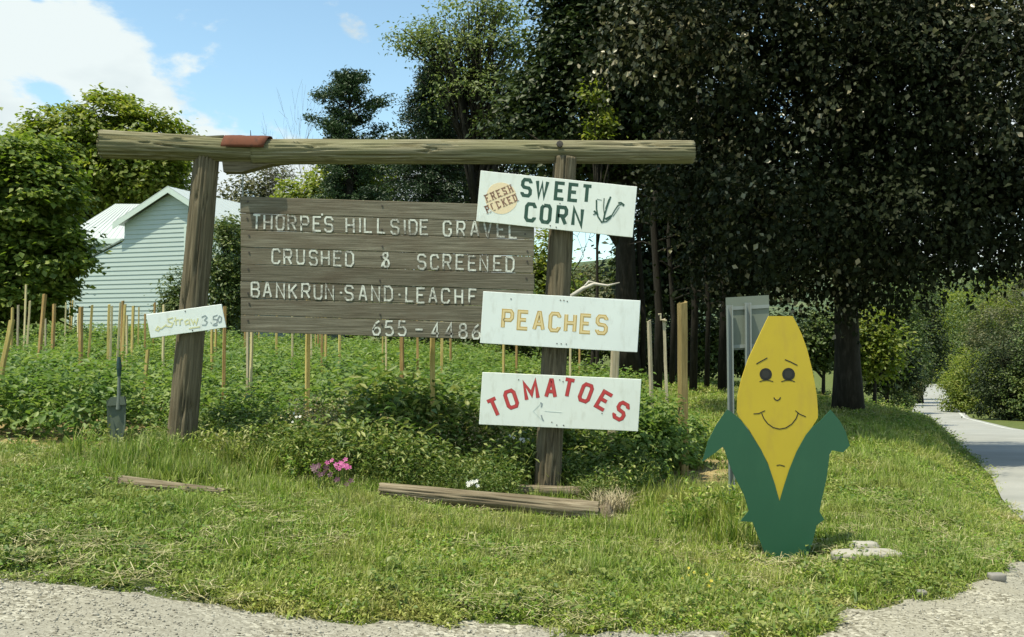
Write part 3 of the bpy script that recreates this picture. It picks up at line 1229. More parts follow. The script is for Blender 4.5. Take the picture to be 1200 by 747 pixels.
# disc
m = MB()
ctr = (27, 30)
m.prism([p1.at(ctr[0] + 18.5 * math.cos(a) * (1 + .03 * math.sin(5 * a)), ctr[1] + 18.5 * math.sin(a), .0012) for a in np.linspace(2 * math.pi, 0, 40, endpoint=False)], (0, .0008, 0))
m.build('peach_disc', M['peach_disc'], e1)
letters(p1, [('S', 48.5, 3.3), ('W', 65.5, 3.2), ('E', 88, 3.2), ('E', 104, 3.2), ('T', 119.5, 3.3)], 22.5, 13.5, 4.0, M['letter_green'], 'letter', e1, d=.0008, jitter=.1)
letters(p1, [('C', 55.5, 31), ('O', 73.5, 31), ('R', 92.5, 31), ('N', 111, 31)], 23.5, 14, 4.2, M['letter_green'], 'letter', e1, d=.0008, jitter=.1)


def slanted(txt, cu, cv, ang, h, w, adv, parent, plate, mat):
    for i, ch in enumerate(txt):
        o_ = (i - (len(txt) - 1) / 2) * adv
        u = cu + o_ * math.cos(R(ang)) - w / 2
        v = cv + o_ * math.sin(R(ang)) - h / 2
        letters(plate, [(ch, u, v, ang)], h, w, 1.5, mat, 'letter', parent, d=.0022)
        # serifs
        mb = MB()
        for sy in (-1, 1):
            for sx in (-1, 1):
                if ch in 'CI' and sx > 0:
                    continue
                x0, y0 = (sx * w * .38 if ch != 'I' else 0), sy * h * .5
                q = [(x0 - 1.3, y0), (x0 + 1.3, y0)]
                q = [(cu + o_ * math.cos(R(ang)) + a * math.cos(R(ang)) - b * math.sin(R(ang)), cv + o_ * math.sin(R(ang)) + a * math.sin(R(ang)) + b * math.cos(R(ang))) for a, b in q]
                stroke(mb, plate, q, .7, .003)
        tag(mb.build('letter_serif', mat, parent), kind='stuff')


slanted("FRESH", 23.5, 24.5, -28, 8.5, 4.6, 7.3, e1, p1, M['letter_brown'])
slanted("PICKED", 27.5, 36, -28, 8.5, 4.6, 7.0, e1, p1, M['letter_brown'])
# ink drawing of a corn plant
m = MB()


def loc1(x, y):
    """from the enlarged view of the sign to plate units"""
    wx, wy = 555 + x / 6 - 563.3, 190 + y / 6 - 200
    v = (wy - wx * .1036) / (1 + .0089)
    return (wx + v * .09, v)


for pts, w in ([[(868, 268), (868, 330), (878, 385), (905, 425)], 1.6], [[(850, 345), (878, 372)], 2.2], [[(845, 372), (868, 362)], 1.2],
               [[(872, 262), (905, 270)], .5], [[(922, 255), (918, 320), (926, 400)], 1.0], [[(968, 245), (945, 310), (926, 370), (915, 425)], 1.9],
               [[(912, 425), (940, 420), (965, 398), (1000, 335), (1022, 305), (1045, 300)], 1.3], [[(1022, 290), (1042, 288), (1060, 302), (1055, 312)], 2.0],
               [[(930, 405), (950, 395), (975, 380)], 2.6], [[(900, 428), (925, 418)], 1.6], [[(955, 262), (930, 330)], .7], [[(1030, 318), (985, 385)], .6]):
    stroke(m, p1, [loc1(*q) for q in pts], w, .002 + random.uniform(0, .001))
tag(m.build('corn_plant_drawing', M['letter_green'], e1), kind='stuff')

p2, e2 = white_sign('peaches_sign', (566.3, 341.6), (750.7, 352.5), (562.5, 402.3), 'white board reading PEACHES in gold, middle one on the right post', M['sign_white_cool'],
                    Y=SY + .005, screws=((91, 5), (95, 5), (99, 6), (90, 56), (95, 56), (101, 56), (33, 7)))
its = [(c, 23.5 + i * 18.4, 19.3) for i, c in enumerate("PEACHES")]
letters(p2, its, 23.5, 14.2, 3.9, None, 'letter', e2, layers=[(M['letter_gold'], 4.5, .0008, 'letter'), (M['letter_gold_fill'], 2.2, .0018, 'letter_fill')])

p3, e3 = white_sign('tomatoes_sign', (565.3, 436.3), (751.7, 444.7), (561.3, 497.5), 'white board reading TOMATOES in arched red letters, lowest on the right post', M['sign_white'],
                    Y=SY + .002, screws=((91, 5), (95, 7), (85, 55), (91, 58), (99, 58), (43, 7), (143, 42)))


def loc3(x, y):
    wx, wy = 560 + x / 6 - 565.3, 430 + y / 6 - 436.3
    v = (wy - wx * .045)
    return (wx + v * .065, v)


for ch, x, y, a in (('T', 118, 287, -27), ('O', 234, 228, -22), ('M', 374, 168, -13), ('A', 515, 153, -1), ('T', 637, 150, 8), ('O', 760, 184, 17), ('E', 888, 240, 27), ('S', 1008, 312, 27)):
    u, v = loc3(x, y)
    w_ = 14.8
    cw = w_ * 1.18 if ch == 'M' else w_
    letters(p3, [(ch, u - cw / 2, v - 11.8, a)], 23.6, w_, 4.2, None, 'letter', e3, layers=[(M['letter_red_edge'], 4.6, .0008, 'letter'), (M['letter_red'], 3.3, .0018, 'letter_fill')])
m = MB()
stroke(m, p3, [loc3(440, 252), (loc3(452, 262)), loc3(446, 285)], 1.6, .0016)
stroke(m, p3, [loc3(446, 340), loc3(452, 362), loc3(462, 382)], 1.6, .0016)
m.build('arrow_marks', M['grey_ink'], e3)['kind'] = 'stuff'
m = MB()
stroke(m, p3, [loc3(440, 262), loc3(388, 312), loc3(448, 372)], .6, .0016)
stroke(m, p3, [loc3(470, 312), loc3(590, 321)], .5, .0016)
m.build('faded_arrow', M['faint_ink'], e3)

# ---- small straw sign on the left post
p4, e4 = white_sign('straw_price_sign', (171, 369), (259.5, 356.5), (176.5, 396.5), 'small tilted white board with handwritten straw price 3.50 nailed to the left post', M['sign_white_cool'],
                    Y=YL - .172, screws=((46, 2.5), (50, 26)))


def loc4(x, y):
    X, Yy = 160 + x / 9.333 - 171, 340 + y / 9.333 - 369
    c, s = .990, .14
    return (X * c - Yy * s + .0, X * s + Yy * c)


for mname, pts_list, w in (
    ('handwriting', [[(200, 440), (225, 400), (250, 420), (225, 450), (200, 440)], [(255, 430), (320, 380)], [(395, 305), (340, 320), (345, 350), (390, 365), (370, 405), (310, 395)], [(420, 300), (425, 385)], [(400, 340), (455, 325)],
                     [(465, 385), (470, 330), (500, 320)], [(560, 325), (520, 345), (530, 380), (565, 365), (570, 325), (575, 385)], [(590, 320), (610, 375), (625, 335), (645, 375), (665, 310)], [(560, 425), (680, 405)]], 1.5),
    ('price_figures', [[(705, 300), (745, 280), (765, 300), (735, 330), (765, 350), (745, 385), (705, 385)], [(800, 355), (808, 362)], [(880, 275), (835, 290), (830, 320), (870, 325), (870, 360), (830, 378)],
                       [(900, 285), (880, 320), (890, 355), (915, 345), (922, 300), (900, 285)], [(820, 385), (850, 392), (875, 380)]], 1.1)):
    m = MB()
    for q in pts_list:
        stroke(m, p4, [loc4(*t) for t in q], w, .0016 + random.uniform(0, .0012))
    tag(m.build(mname, M['pale_yellow_ink'] if mname == 'handwriting' else M['grey_ink'], e4), kind='stuff')

# ------------------------------------------------------------------ painted corn figure
CY = 7.0
cornb = G(922, CY)
corn = empty('corn_cutout', cornb, 'tall painted plywood corn cob with smiling face and green husk standing on the lawn', 'cutout figure')
ear = [(901, 370.6), (929, 370.6), (934, 380), (940, 393), (946, 410), (951, 430), (955, 450), (957.5, 466), (958.5, 482), (958.5, 490), (952, 500), (944, 511), (934, 530), (925, 553), (913.7, 590), (907, 565), (900, 543),
       (890, 524), (878, 504), (866, 489), (864, 484), (864.5, 465), (869, 445), (877, 421), (890.6, 392)]
husk = [(852, 480), (856, 482), (868, 492), (879.5, 508), (892, 527), (901, 546.5), (908, 567), (913.7, 588), (918, 573), (925, 551), (934, 529), (944.6, 510), (952, 501), (961, 494), (973.5, 480.5), (984, 493), (991, 506), (996, 522.5),
        (988, 530.5), (975, 528), (972.3, 533), (968.7, 561), (963, 585), (960.5, 600), (966, 609), (957, 616), (953, 633), (946, 655), (940, 668), (904, 668), (896, 648), (888, 628), (882, 612), (868, 611), (877.5, 599), (872, 580),
        (863, 563), (855.4, 546), (849, 527), (846.7, 524), (838, 531), (823, 541.5), (830, 517), (839, 499)]
m = MB()
m.prism([P(x, y, CY) for x, y in ear][::-1], (0, .018, 0))
o = m.build('ear_panel', M['yellow'], corn)
m = MB()
m.prism([P(x, y, CY - .010) for x, y in husk][::-1], (0, .0085, 0))
o = m.build('husk_panel', M['green'], corn)
m = MB()
m.prism([P(x, y, CY + .021) for x, y in [(895, 420), (905, 420), (905, 660), (895, 660)]], (0, .05, 0))
m.prism([P(x, y, CY + .021) for x, y in [(925, 420), (935, 420), (935, 660), (925, 660)]], (0, .05, 0))
m.build('back_brace', M['stake_grey'], corn)


class CP:
    def at(s, u, v, d=0.0):
        return P(u, v, CY) + Vector((0, -d, 0))


cp = CP()


def disc(name, cx, cy, r, d, mat, parent, n=28):
    mb = MB()
    mb.prism([cp.at(cx + r * math.cos(a), cy + r * math.sin(a), d) for a in np.linspace(2 * math.pi, 0, n, endpoint=False)], (0, .001, 0))
    return mb.build(name, mat, parent)


M['pupil'] = paint('eye_grey', (.016, .016, .014), .02)
for (ex, r) in ((897.3, 7.2), (924, 7.5)):
    e = disc('eye', ex, 438.8, r, .002, M['black_paint'], corn)
    disc('pupil', ex - .2, 438.8, r * .62, .0035, M['pupil'], e)
arc = lambda x0, x1, y, s: [(x0 + (x1 - x0) * t, y - s * math.sin(math.pi * t)) for t in np.linspace(0, 1, 8)]
for nm, pts, w in (('eyebrow', [(886.3, 426.8), (892, 423.5), (899.2, 419.6)], 1.2), ('eyebrow', [(919.8, 421.6), (927, 424.6), (934.4, 428.4)], 1.2),
                   ('eyelid', arc(890, 906, 447.4, 1.6), .9), ('eyelid', arc(915.5, 931.5, 447.4, 1.6), .9),
                   ('nose', [(906.8, 466), (908.3, 468.6), (911, 469.6), (913.3, 468.3), (914.6, 465.8)], 1.2),
                   ('smile', [(892.5, 484.5), (895, 490.5), (899.5, 496.5), (906, 501.2), (913.5, 503), (921, 501.6), (928, 497), (933, 490.5), (935.3, 484)], 1.1),
                   ('dimple', [(883, 485.2), (889, 484.8), (896.5, 481.5)], 1.0), ('dimple', [(932, 481.3), (937, 485.5), (944.3, 488.6)], 1.0),
                   ('chin_line', [(910, 545.6), (914, 545), (919.5, 546.6)], 1.0)):
    m = MB()
    stroke(m, cp, pts, w, .002)
    m.build(nm, M['black_paint'], corn)

# ------------------------------------------------------------------ road sign seen from behind
sb = G(866, 8.6)
rs = empty('road_sign_back', sb, 'grey metal road sign seen from behind on two channel posts, left of the corn figure', 'road sign')
SYY = 8.6
m = MB()
m.prism([P(x, y, SYY) for x, y in ((850.5, 349), (901, 346), (902, 408), (852, 411))][::-1], (0, .006, 0))
m.build('panel', M['sign_back'], rs)
m = MB()
for a, b in (((851, 360), (901.5, 357)), ((852, 405), (902, 402))):
    m.prism([P(a[0], a[1], SYY - .012), P(b[0], b[1], SYY - .012), P(b[0], b[1] + 4, SYY - .012), P(a[0], a[1] + 4, SYY - .012)][::-1], (0, .009, 0))
m.build('stiffening_rib', M['galv'], rs)['kind'] = 'stuff'
for (xt, yt, xb) in ((854.5, 358, 857.5), (876, 355, 878)):
    m = MB()
    gb = G(xb, SYY - .03)
    yb = 400 + (CZ - gb.z) / (SYY - .03) * F + 6
    for (o0, o1, d0, d1) in ((-3.4, -2.2, -.035, .0), (-2.2, 2.2, -.005, .0), (2.2, 3.4, -.035, .0)):
        a, b = [P(xt + q, yt, SYY - .03 - .0) for q in (o0, o1)]
        c, d = [P(xb + q, yb, SYY - .03) for q in (o1, o0)]
        f = Vector((0, d0, 0))
        m.prism([a + f, b + f, c + f, d + f][::-1], (0, -d0 + .002, 0))
    m.build('channel_post', M['galv'], rs)

# ------------------------------------------------------------------ stakes
CANOPY = .62


def canopy_Y(px, yb):
    best, by = None, 1e9
    for Y in np.arange(9.6, 27, .2):
        x = (px - 600) / F * Y
        z = g1(x, Y) + CANOPY
        e = abs(400 + (CZ - z) / Y * F - yb)
        if e < by:
            by, best = e, Y
    return best


def stake(name, label, top, bot, Y, w, mat, group=None, d=None, cat='stake'):
    """top/bot photo points; foot is carried on down to the ground"""
    a = P(*top, Y)
    b = P(*bot, Y)
    dz = (a - b)
    t = (b.z - (g1(b.x, Y) - .12)) / max(dz.z, .05)
    foot = b - dz * t
    hw = w / 2
    dd = (d or w) / 2
    mb = MB()
    ax = (a - foot).normalized()
    ux = Vector((1, 0, 0))
    ux = (ux - ax * ux.dot(ax)).normalized()
    uy = ax.cross(ux)
    tw = random.uniform(-.5, .5)
    ux, uy = ux * math.cos(tw) + uy * math.sin(tw), uy * math.cos(tw) - ux * math.sin(tw)
    n = 6
    for i in range(n + 1):
        s_ = i / n
        c = foot.lerp(a, s_) + Vector((random.uniform(-.003, .003), 0, 0)) * (0 < i < n)
        k = 1 + random.uniform(-.05, .05)
        ch = .25
        ring = []
        for (p, q) in ((-1, -1 + ch), (-1 + ch, -1), (1 - ch, -1), (1, -1 + ch), (1, 1 - ch), (1 - ch, 1), (-1 + ch, 1), (-1, 1 - ch)):
            v = c + ux * p * hw * k + uy * q * dd * k
            if i == n:
                v = v + ax * (random.uniform(-.2, .2) * w + p * w * .12)
            ring.append(v)
        mb.v += [tuple(v) for v in ring]
    for i in range(n):
        for k in range(8):
            k2 = (k + 1) % 8
            mb.f.append((i * 8 + k, i * 8 + k2, i * 8 + 8 + k2, i * 8 + 8 + k))
    mb.f.append(tuple(n * 8 + k for k in range(8)))
    o = mb.build(name, M[mat], None, foot)
    tag(o, label, cat, group)
    return o


SG = 'wooden stakes standing in the vegetable rows'
ST = [
    ((1.9, 352), (1.3, 384), 'stake_pale', 'pale stake at the very left edge of the photo'),
    ((5.2, 352), (4.2, 385), 'stake_yellow', 'thin tan stake just right of the pale one at the left edge'),
    ((7.4, 345), (9, 386), 'stake_yellow', 'tall thin yellow stake near the left edge, leaning left at its top'),
    ((14.7, 361), (13.4, 405), 'stake_yellow', 'yellow stake rising behind the slanting stake at the left edge'),
    ((14, 375), (2, 436), 'stake_yellow', 'strongly slanting golden stake low at the left edge'),
    ((21.4, 358), (20.8, 402), 'stake_grey', 'short grey stake between the slanting stake and the tallest pale stake'),
    ((30.5, 334), (28.4, 398), 'stake_pale', 'tallest pale stake, standing against the dark foot of the left tree'),
    ((35.2, 353), (32.2, 402), 'stake_pale', 'flat pale stake just right of the tallest pale stake'),
    ((52.5, 345), (46.3, 416), 'stake_orange', 'thick orange stake leaning right before the dark tree'),
    ((53.6, 374), (53.4, 402), 'stake_grey', 'thin weathered stake close behind the thick orange leaning stake'),
    ((63.5, 357), (62, 405), 'stake_orange', 'brown stake with one pale side, next right of the thick orange leaning stake'),
    ((77.4, 355), (76.3, 398), 'stake_pale', 'single thin pale stake just left of the house corner'),
    ((83, 350), (81.5, 384), 'stake_yellow', 'tan stake touching the left corner of the house, left of a pair'),
    ((85.5, 352), (83.8, 384), 'stake_yellow', 'tan stake touching the left corner of the house, right of a pair'),
    ((91.5, 368), (91.4, 396), 'stake_pale', 'thin pale stake half hidden behind a thick orange upright one'),
    ((95, 360), (94.3, 424), 'stake_orange', 'thick upright orange stake below the left end of the house wall'),
    ((108, 358), (104.6, 410), 'stake_yellow', 'leaning stake with a pale face below the left part of the house wall'),
    ((128, 357), (126.6, 413), 'stake_yellow', 'left one of two close yellow stakes above the spade'),
    ((131.2, 359), (129.6, 416), 'stake_pale', 'right one of two close stakes above the spade'),
    ((141.3, 355), (137.8, 413), 'stake_pale', 'pale stake leaning right beside the feathery weed by the house'),
    ((144, 353), (142.5, 408), 'stake_orange', 'orange stake in the cluster just right of the spade handle'),
    ((146.6, 357), (144, 412), 'stake_yellow', 'yellow stake in the cluster just right of the spade handle'),
    ((148.6, 370), (148.6, 410), 'stake_pale', 'short pale stake at the right of the cluster by the spade'),
    ((156.3, 359), (154.7, 408), 'stake_yellow', 'yellow stake left of the white straw price board, second from it'),
    ((162.8, 360), (162, 398), 'stake_yellow', 'thin yellow stake next to the left end of the straw price board'),
    ((170, 368), (169.8, 402), 'stake_orange', 'reddish stake hidden half behind the left end of the straw price board'),
    ((181.5, 355), (180, 400), 'stake_orange', 'reddish stake poking above the straw price board, left of the pale one'),
    ((192, 357), (191, 419), 'stake_pale', 'pale stake rising behind the straw price board left of the log post'),
    ((173.3, 410), (171.3, 432), 'stake_yellow', 'short stubby yellow stake under the straw price board'),
    ((248.6, 362), (248.3, 416), 'stake_yellow', 'yellow stake behind the right end of the straw price board, nearest the post'),
    ((253, 366), (252.8, 404), 'stake_yellow', 'shorter yellow stake behind the right end of the straw price board'),
    ((263.6, 359), (262, 446), 'stake_orange', 'tall orange stake with bright side between the straw board and the plank board'),
    ((287, 358), (287, 405), 'stake_orange', 'orange stake under the left end of the plank board'),
    ((290.8, 352), (290, 444), 'stake_grey', 'long grey stake under the left end of the plank board'),
    ((296, 352), (294, 447), 'stake_pale', 'long pale stake touching the grey one under the plank board'),
    ((303.5, 360), (303.5, 396), 'stake_yellow', 'very short visible yellow stake below the board, third gap from its left end'),
    ((324.6, 360), (324, 415), 'stake_yellow', 'faint yellow stake alone below the letters BAN of the board'),
    ((342.8, 358), (342.5, 417), 'stake_pale', 'single pale stake below the letter K of the plank board'),
    ((361.3, 345), (360.4, 462), 'stake_yellow', 'thick golden stake reaching lowest below the letter R of the board'),
    ((365, 357), (364.8, 416), 'stake_pale', 'thin pale stake directly right of the thick golden stake'),
    ((369.8, 360), (369.7, 401), 'stake_yellow', 'short thin stake, second right of the thick golden stake'),
    ((373.2, 360), (373, 401), 'stake_orange', 'short orange stake, third right of the thick golden stake'),
    ((377.8, 357), (377.3, 424), 'stake_orange', 'reddish stake of the pair below the letter U of the board'),
    ((381.8, 357), (381.5, 423), 'stake_yellow', 'yellow stake of the pair below the letter N of the board'),
    ((398.4, 357), (398, 422), 'stake_yellow', 'single yellow stake below the first dot of the board lettering'),
    ((448.8, 358), (448.5, 420), 'stake_yellow', 'left thin stake of two below the first digit five'),
    ((451.6, 355), (452.6, 427), 'stake_pale', 'right pale stake of two below the first digit five'),
    ((471.6, 352), (470.8, 452), 'stake_orange', 'thick reddish brown stake with pale edge below the second digit five'),
    ((488.8, 356), (489.6, 432), 'stake_orange', 'brown stake below the dash of the phone number'),
    ((507.2, 345), (506.5, 500), 'stake_yellow', 'tall golden stake nearest the weeds below the first digit four'),
    ((518.3, 357), (517.6, 434), 'stake_yellow', 'tan stake just right of the tall golden stake'),
    ((528.3, 357), (528, 415), 'stake_orange', 'small orange stake below the second digit four'),
    ((590.8, 357), (590.2, 437), 'stake_yellow', 'tan stake between the PEACHES and TOMATOES boards near their left ends'),
    ((605.5, 360), (605.3, 432), 'stake_orange', 'dim brown stake between the PEACHES and TOMATOES boards, left of the post'),
    ((668.6, 356), (668.2, 442), 'stake_pale', 'pale stake right beside the right post between two white boards'),
    ((679.5, 360), (679, 432), 'stake_orange', 'dim brown stake right of the right post between two white boards'),
]
for top, bot, mt, lab in ST:
    Y = canopy_Y(bot[0], bot[1])
    if 'golden stake nearest' in lab:
        Y = 9.5
    w = .030 if mt in ('stake_pale', 'stake_grey') else .036
    if 'thick' in lab or 'tall golden' in lab or 'slanting golden' in lab:
        w = .046
    if 'very left edge' in lab or 'thin' in lab:
        w = .026
    stake('garden_stake', lab, top, bot, Y, w, mt, SG)

stake('fence_post', 'thick square yellowish post standing at the right end of the vegetable rows', (799.5, 355), (800.5, 500), 10.4, .092, 'shaded_yellow', None, .08, 'post')
stake('fence_post', 'grey square post with bright right edge just behind the PEACHES and TOMATOES boards', (721.5, 400), (715.5, 540), 9.9, .085, 'stake_grey', None, .06, 'post')
stake('fence_post', 'thin crooked grey stake nearest right of the PEACHES board', (760.5, 376), (762, 425), 13.5, .05, 'stake_grey', None, None, 'post')
o = stake('fence_post', 'thin bent grey stake with a short cross piece left of the thick yellowish post', (779, 372), (781, 440), 13.2, .035, 'bark_grey', None, None, 'post') if False else None
M['stake_dim'] = M['bark_grey']
stake('fence_post', 'thin bent grey stake with a short cross piece left of the thick yellowish post', (778, 374), (780.5, 440), 13.2, .04, 'stake_grey', None, None, 'post')
crossp = [x for x in bpy.data.objects if x.get('label', '').startswith('thin bent grey')][0]
m = MB()
m.tube([P(771.5, 369, 13.16), P(774, 368, 13.16), P(774.5, 375, 13.16), P(781, 376, 13.16)], .016, 6)
m.build('cross_piece', M['stake_grey'], crossp)

# ------------------------------------------------------------------ ground timbers, stone, spade
a, b = P(443, 579, 8.05), P(702, 603, 7.98)
a.z = g1(a.x, a.y) + .075
b.z = g1(b.x, b.y) + .11
o = log_mesh('bed_timber', a, b, .062, .088, M['timber'], None, rough=.07, cracks=.2, seed=17, chip=.04)
tag(o, 'long weathered log edging the flower bed in front of the right post', 'log')
a, b = P(560, 575, 8.75), P(706, 574, 8.8)
a.z = g1(a.x, a.y) + .09
b.z = g1(b.x, b.y) + .12
o = log_mesh('bed_timber', a, b, .045, .05, M['timber'], None, rough=.06, cracks=.15, seed=19)
tag(o, 'darker rear timber behind the long log at the foot of the right post', 'log')
a, b = P(714, 582, 8.75), P(708, 602, 8.0)
a.z = g1(a.x, a.y) + .05
b.z = g1(b.x, b.y) + .07
o = log_mesh('bed_timber', a, b, .06, .085, M['timber'], None, rough=.1, cracks=.2, seed=23)
tag(o, 'short end timber closing the bed at its right, under dry grass', 'log')
a, b = P(138, 572, 7.35), P(265, 574, 7.4)
a.z = g1(a.x, a.y) + .045
b.z = g1(b.x, b.y) + .045
o = log_mesh('bed_timber', a, b, .06, .03, M['timber'], None, rough=.18, cracks=.3, seed=29, chip=.08)
tag(o, 'short rotten flat log lying in the grass before the left post', 'log')
a, b = P(108, 553, 7.5), P(146, 552, 7.6)
a.z = g1(a.x, a.y) + .01
b.z = g1(b.x, b.y) + .01
o = log_mesh('wood_scrap', a, b, .035, .03, M['timber'], None, seg=16, rings=14, rough=.2, cracks=.3, seed=31, chip=.05)
tag(o, 'small brown wood scrap in the grass left of the rotten flat log', 'wood scrap')


def rock(name, c, size, seed, mat, label, cat='stone', group=None, lump=.55):
    n, mrow = 18, 11
    V, Fc = [], []
    for i in range(mrow + 1):
        ph = math.pi * i / mrow - math.pi / 2
        for k in range(n):
            th = 2 * math.pi * k / n
            d = np.array([math.cos(ph) * math.cos(th), math.cos(ph) * math.sin(th), math.sin(ph)])
            d = np.sign(d) * np.abs(d) ** .45
            V.append(d)
    V = np.array(V)
    nz = 1 + fbm(V * 1.6 + seed, seed, 4) * lump
    V = V * nz[:, None] * np.array(size) / 2
    for i in range(mrow):
        for k in range(n):
            k2 = (k + 1) % n
            Fc.append((i * n + k, i * n + k2, (i + 1) * n + k2, (i + 1) * n + k))
    o = link(name, np_mesh(name, V, Fc, False), mat, None, c)
    return tag(o, label, cat, group)


M['stone'] = paint('pale_stone', (.34, .325, .28), .7, .85, (.30, .28, .22), 10, False)
M['stone_grey'] = paint('grey_stone', (.22, .21, .19), .5, .9, (.12, .11, .09), 12, False)
c = G(1016, 6.8)
rock('stone_slab', c + Vector((0, 0, .035)), (.50, .2, .10), 4, M['stone'], 'long pale stone slab lying in the grass right of the corn figure', lump=.25)
c = G(1013, 6.98)
rock('stone_slab', c + Vector((0, 0, .045)), (.2, .13, .12), 9, M['stone'], 'small pale stone piece just behind the long stone slab')
c = G(1168, 6.22)
rock('loose_stone', c + Vector((0, 0, .03)), (.11, .07, .05), 14, M['stone_grey'], 'dark loose stone on the gravel edge at far right')
c = G(1079, 5.9)
rock('loose_stone', c + Vector((0, 0, .02)), (.07, .06, .035), 15, M['stone_grey'], 'small grey stone on the gravel edge below the slab')
c = G(868, 5.35)
rock('loose_stone', c + Vector((0, 0, .015)), (.09, .06, .04), 16, M['stone'], 'pale flat stone at the bottom edge of the grass below the corn figure')

# spade
YS = 8.95
sp = empty('garden_spade', G(137, YS), 'old grey spade with teal handle top standing in the grass left of the log post', 'spade')
m = MB()
q = [(124.5, 470), (128, 467), (147, 465.5), (147.5, 470), (146.5, 500), (141, 519), (135.5, 524), (129, 519), (125.5, 500)]
front = [P(x, y, YS) + Vector((0, .03 * math.cos((x - 136) / 12 * 1.5), 0)) for x, y in q]
m.prism(front[::-1], (0, .006, 0))
m.prism([P(x, y, YS - .012) for x, y in ((125, 476), (129, 466), (145, 464.5), (147.5, 474.5))][::-1], (0, .02, 0))
m.build('blade', M['shovel_blade'], sp)
m = MB()
m.tube([P(138.5, 480, YS), P(139.2, 466, YS), P(139.6, 440, YS)], [.022, .017, .014], 10)
m.build('shaft', paint('shaft_grey', (.13, .16, .14), .4), sp)
m = MB()
m.tube([P(139.6, 441, YS), P(139.6, 432, YS), P(139.4, 425, YS), P(139.4, 418.5, YS)], [.018, .024, .022, .014], 10)
m.build('grip', M['shovel_grip'], sp)


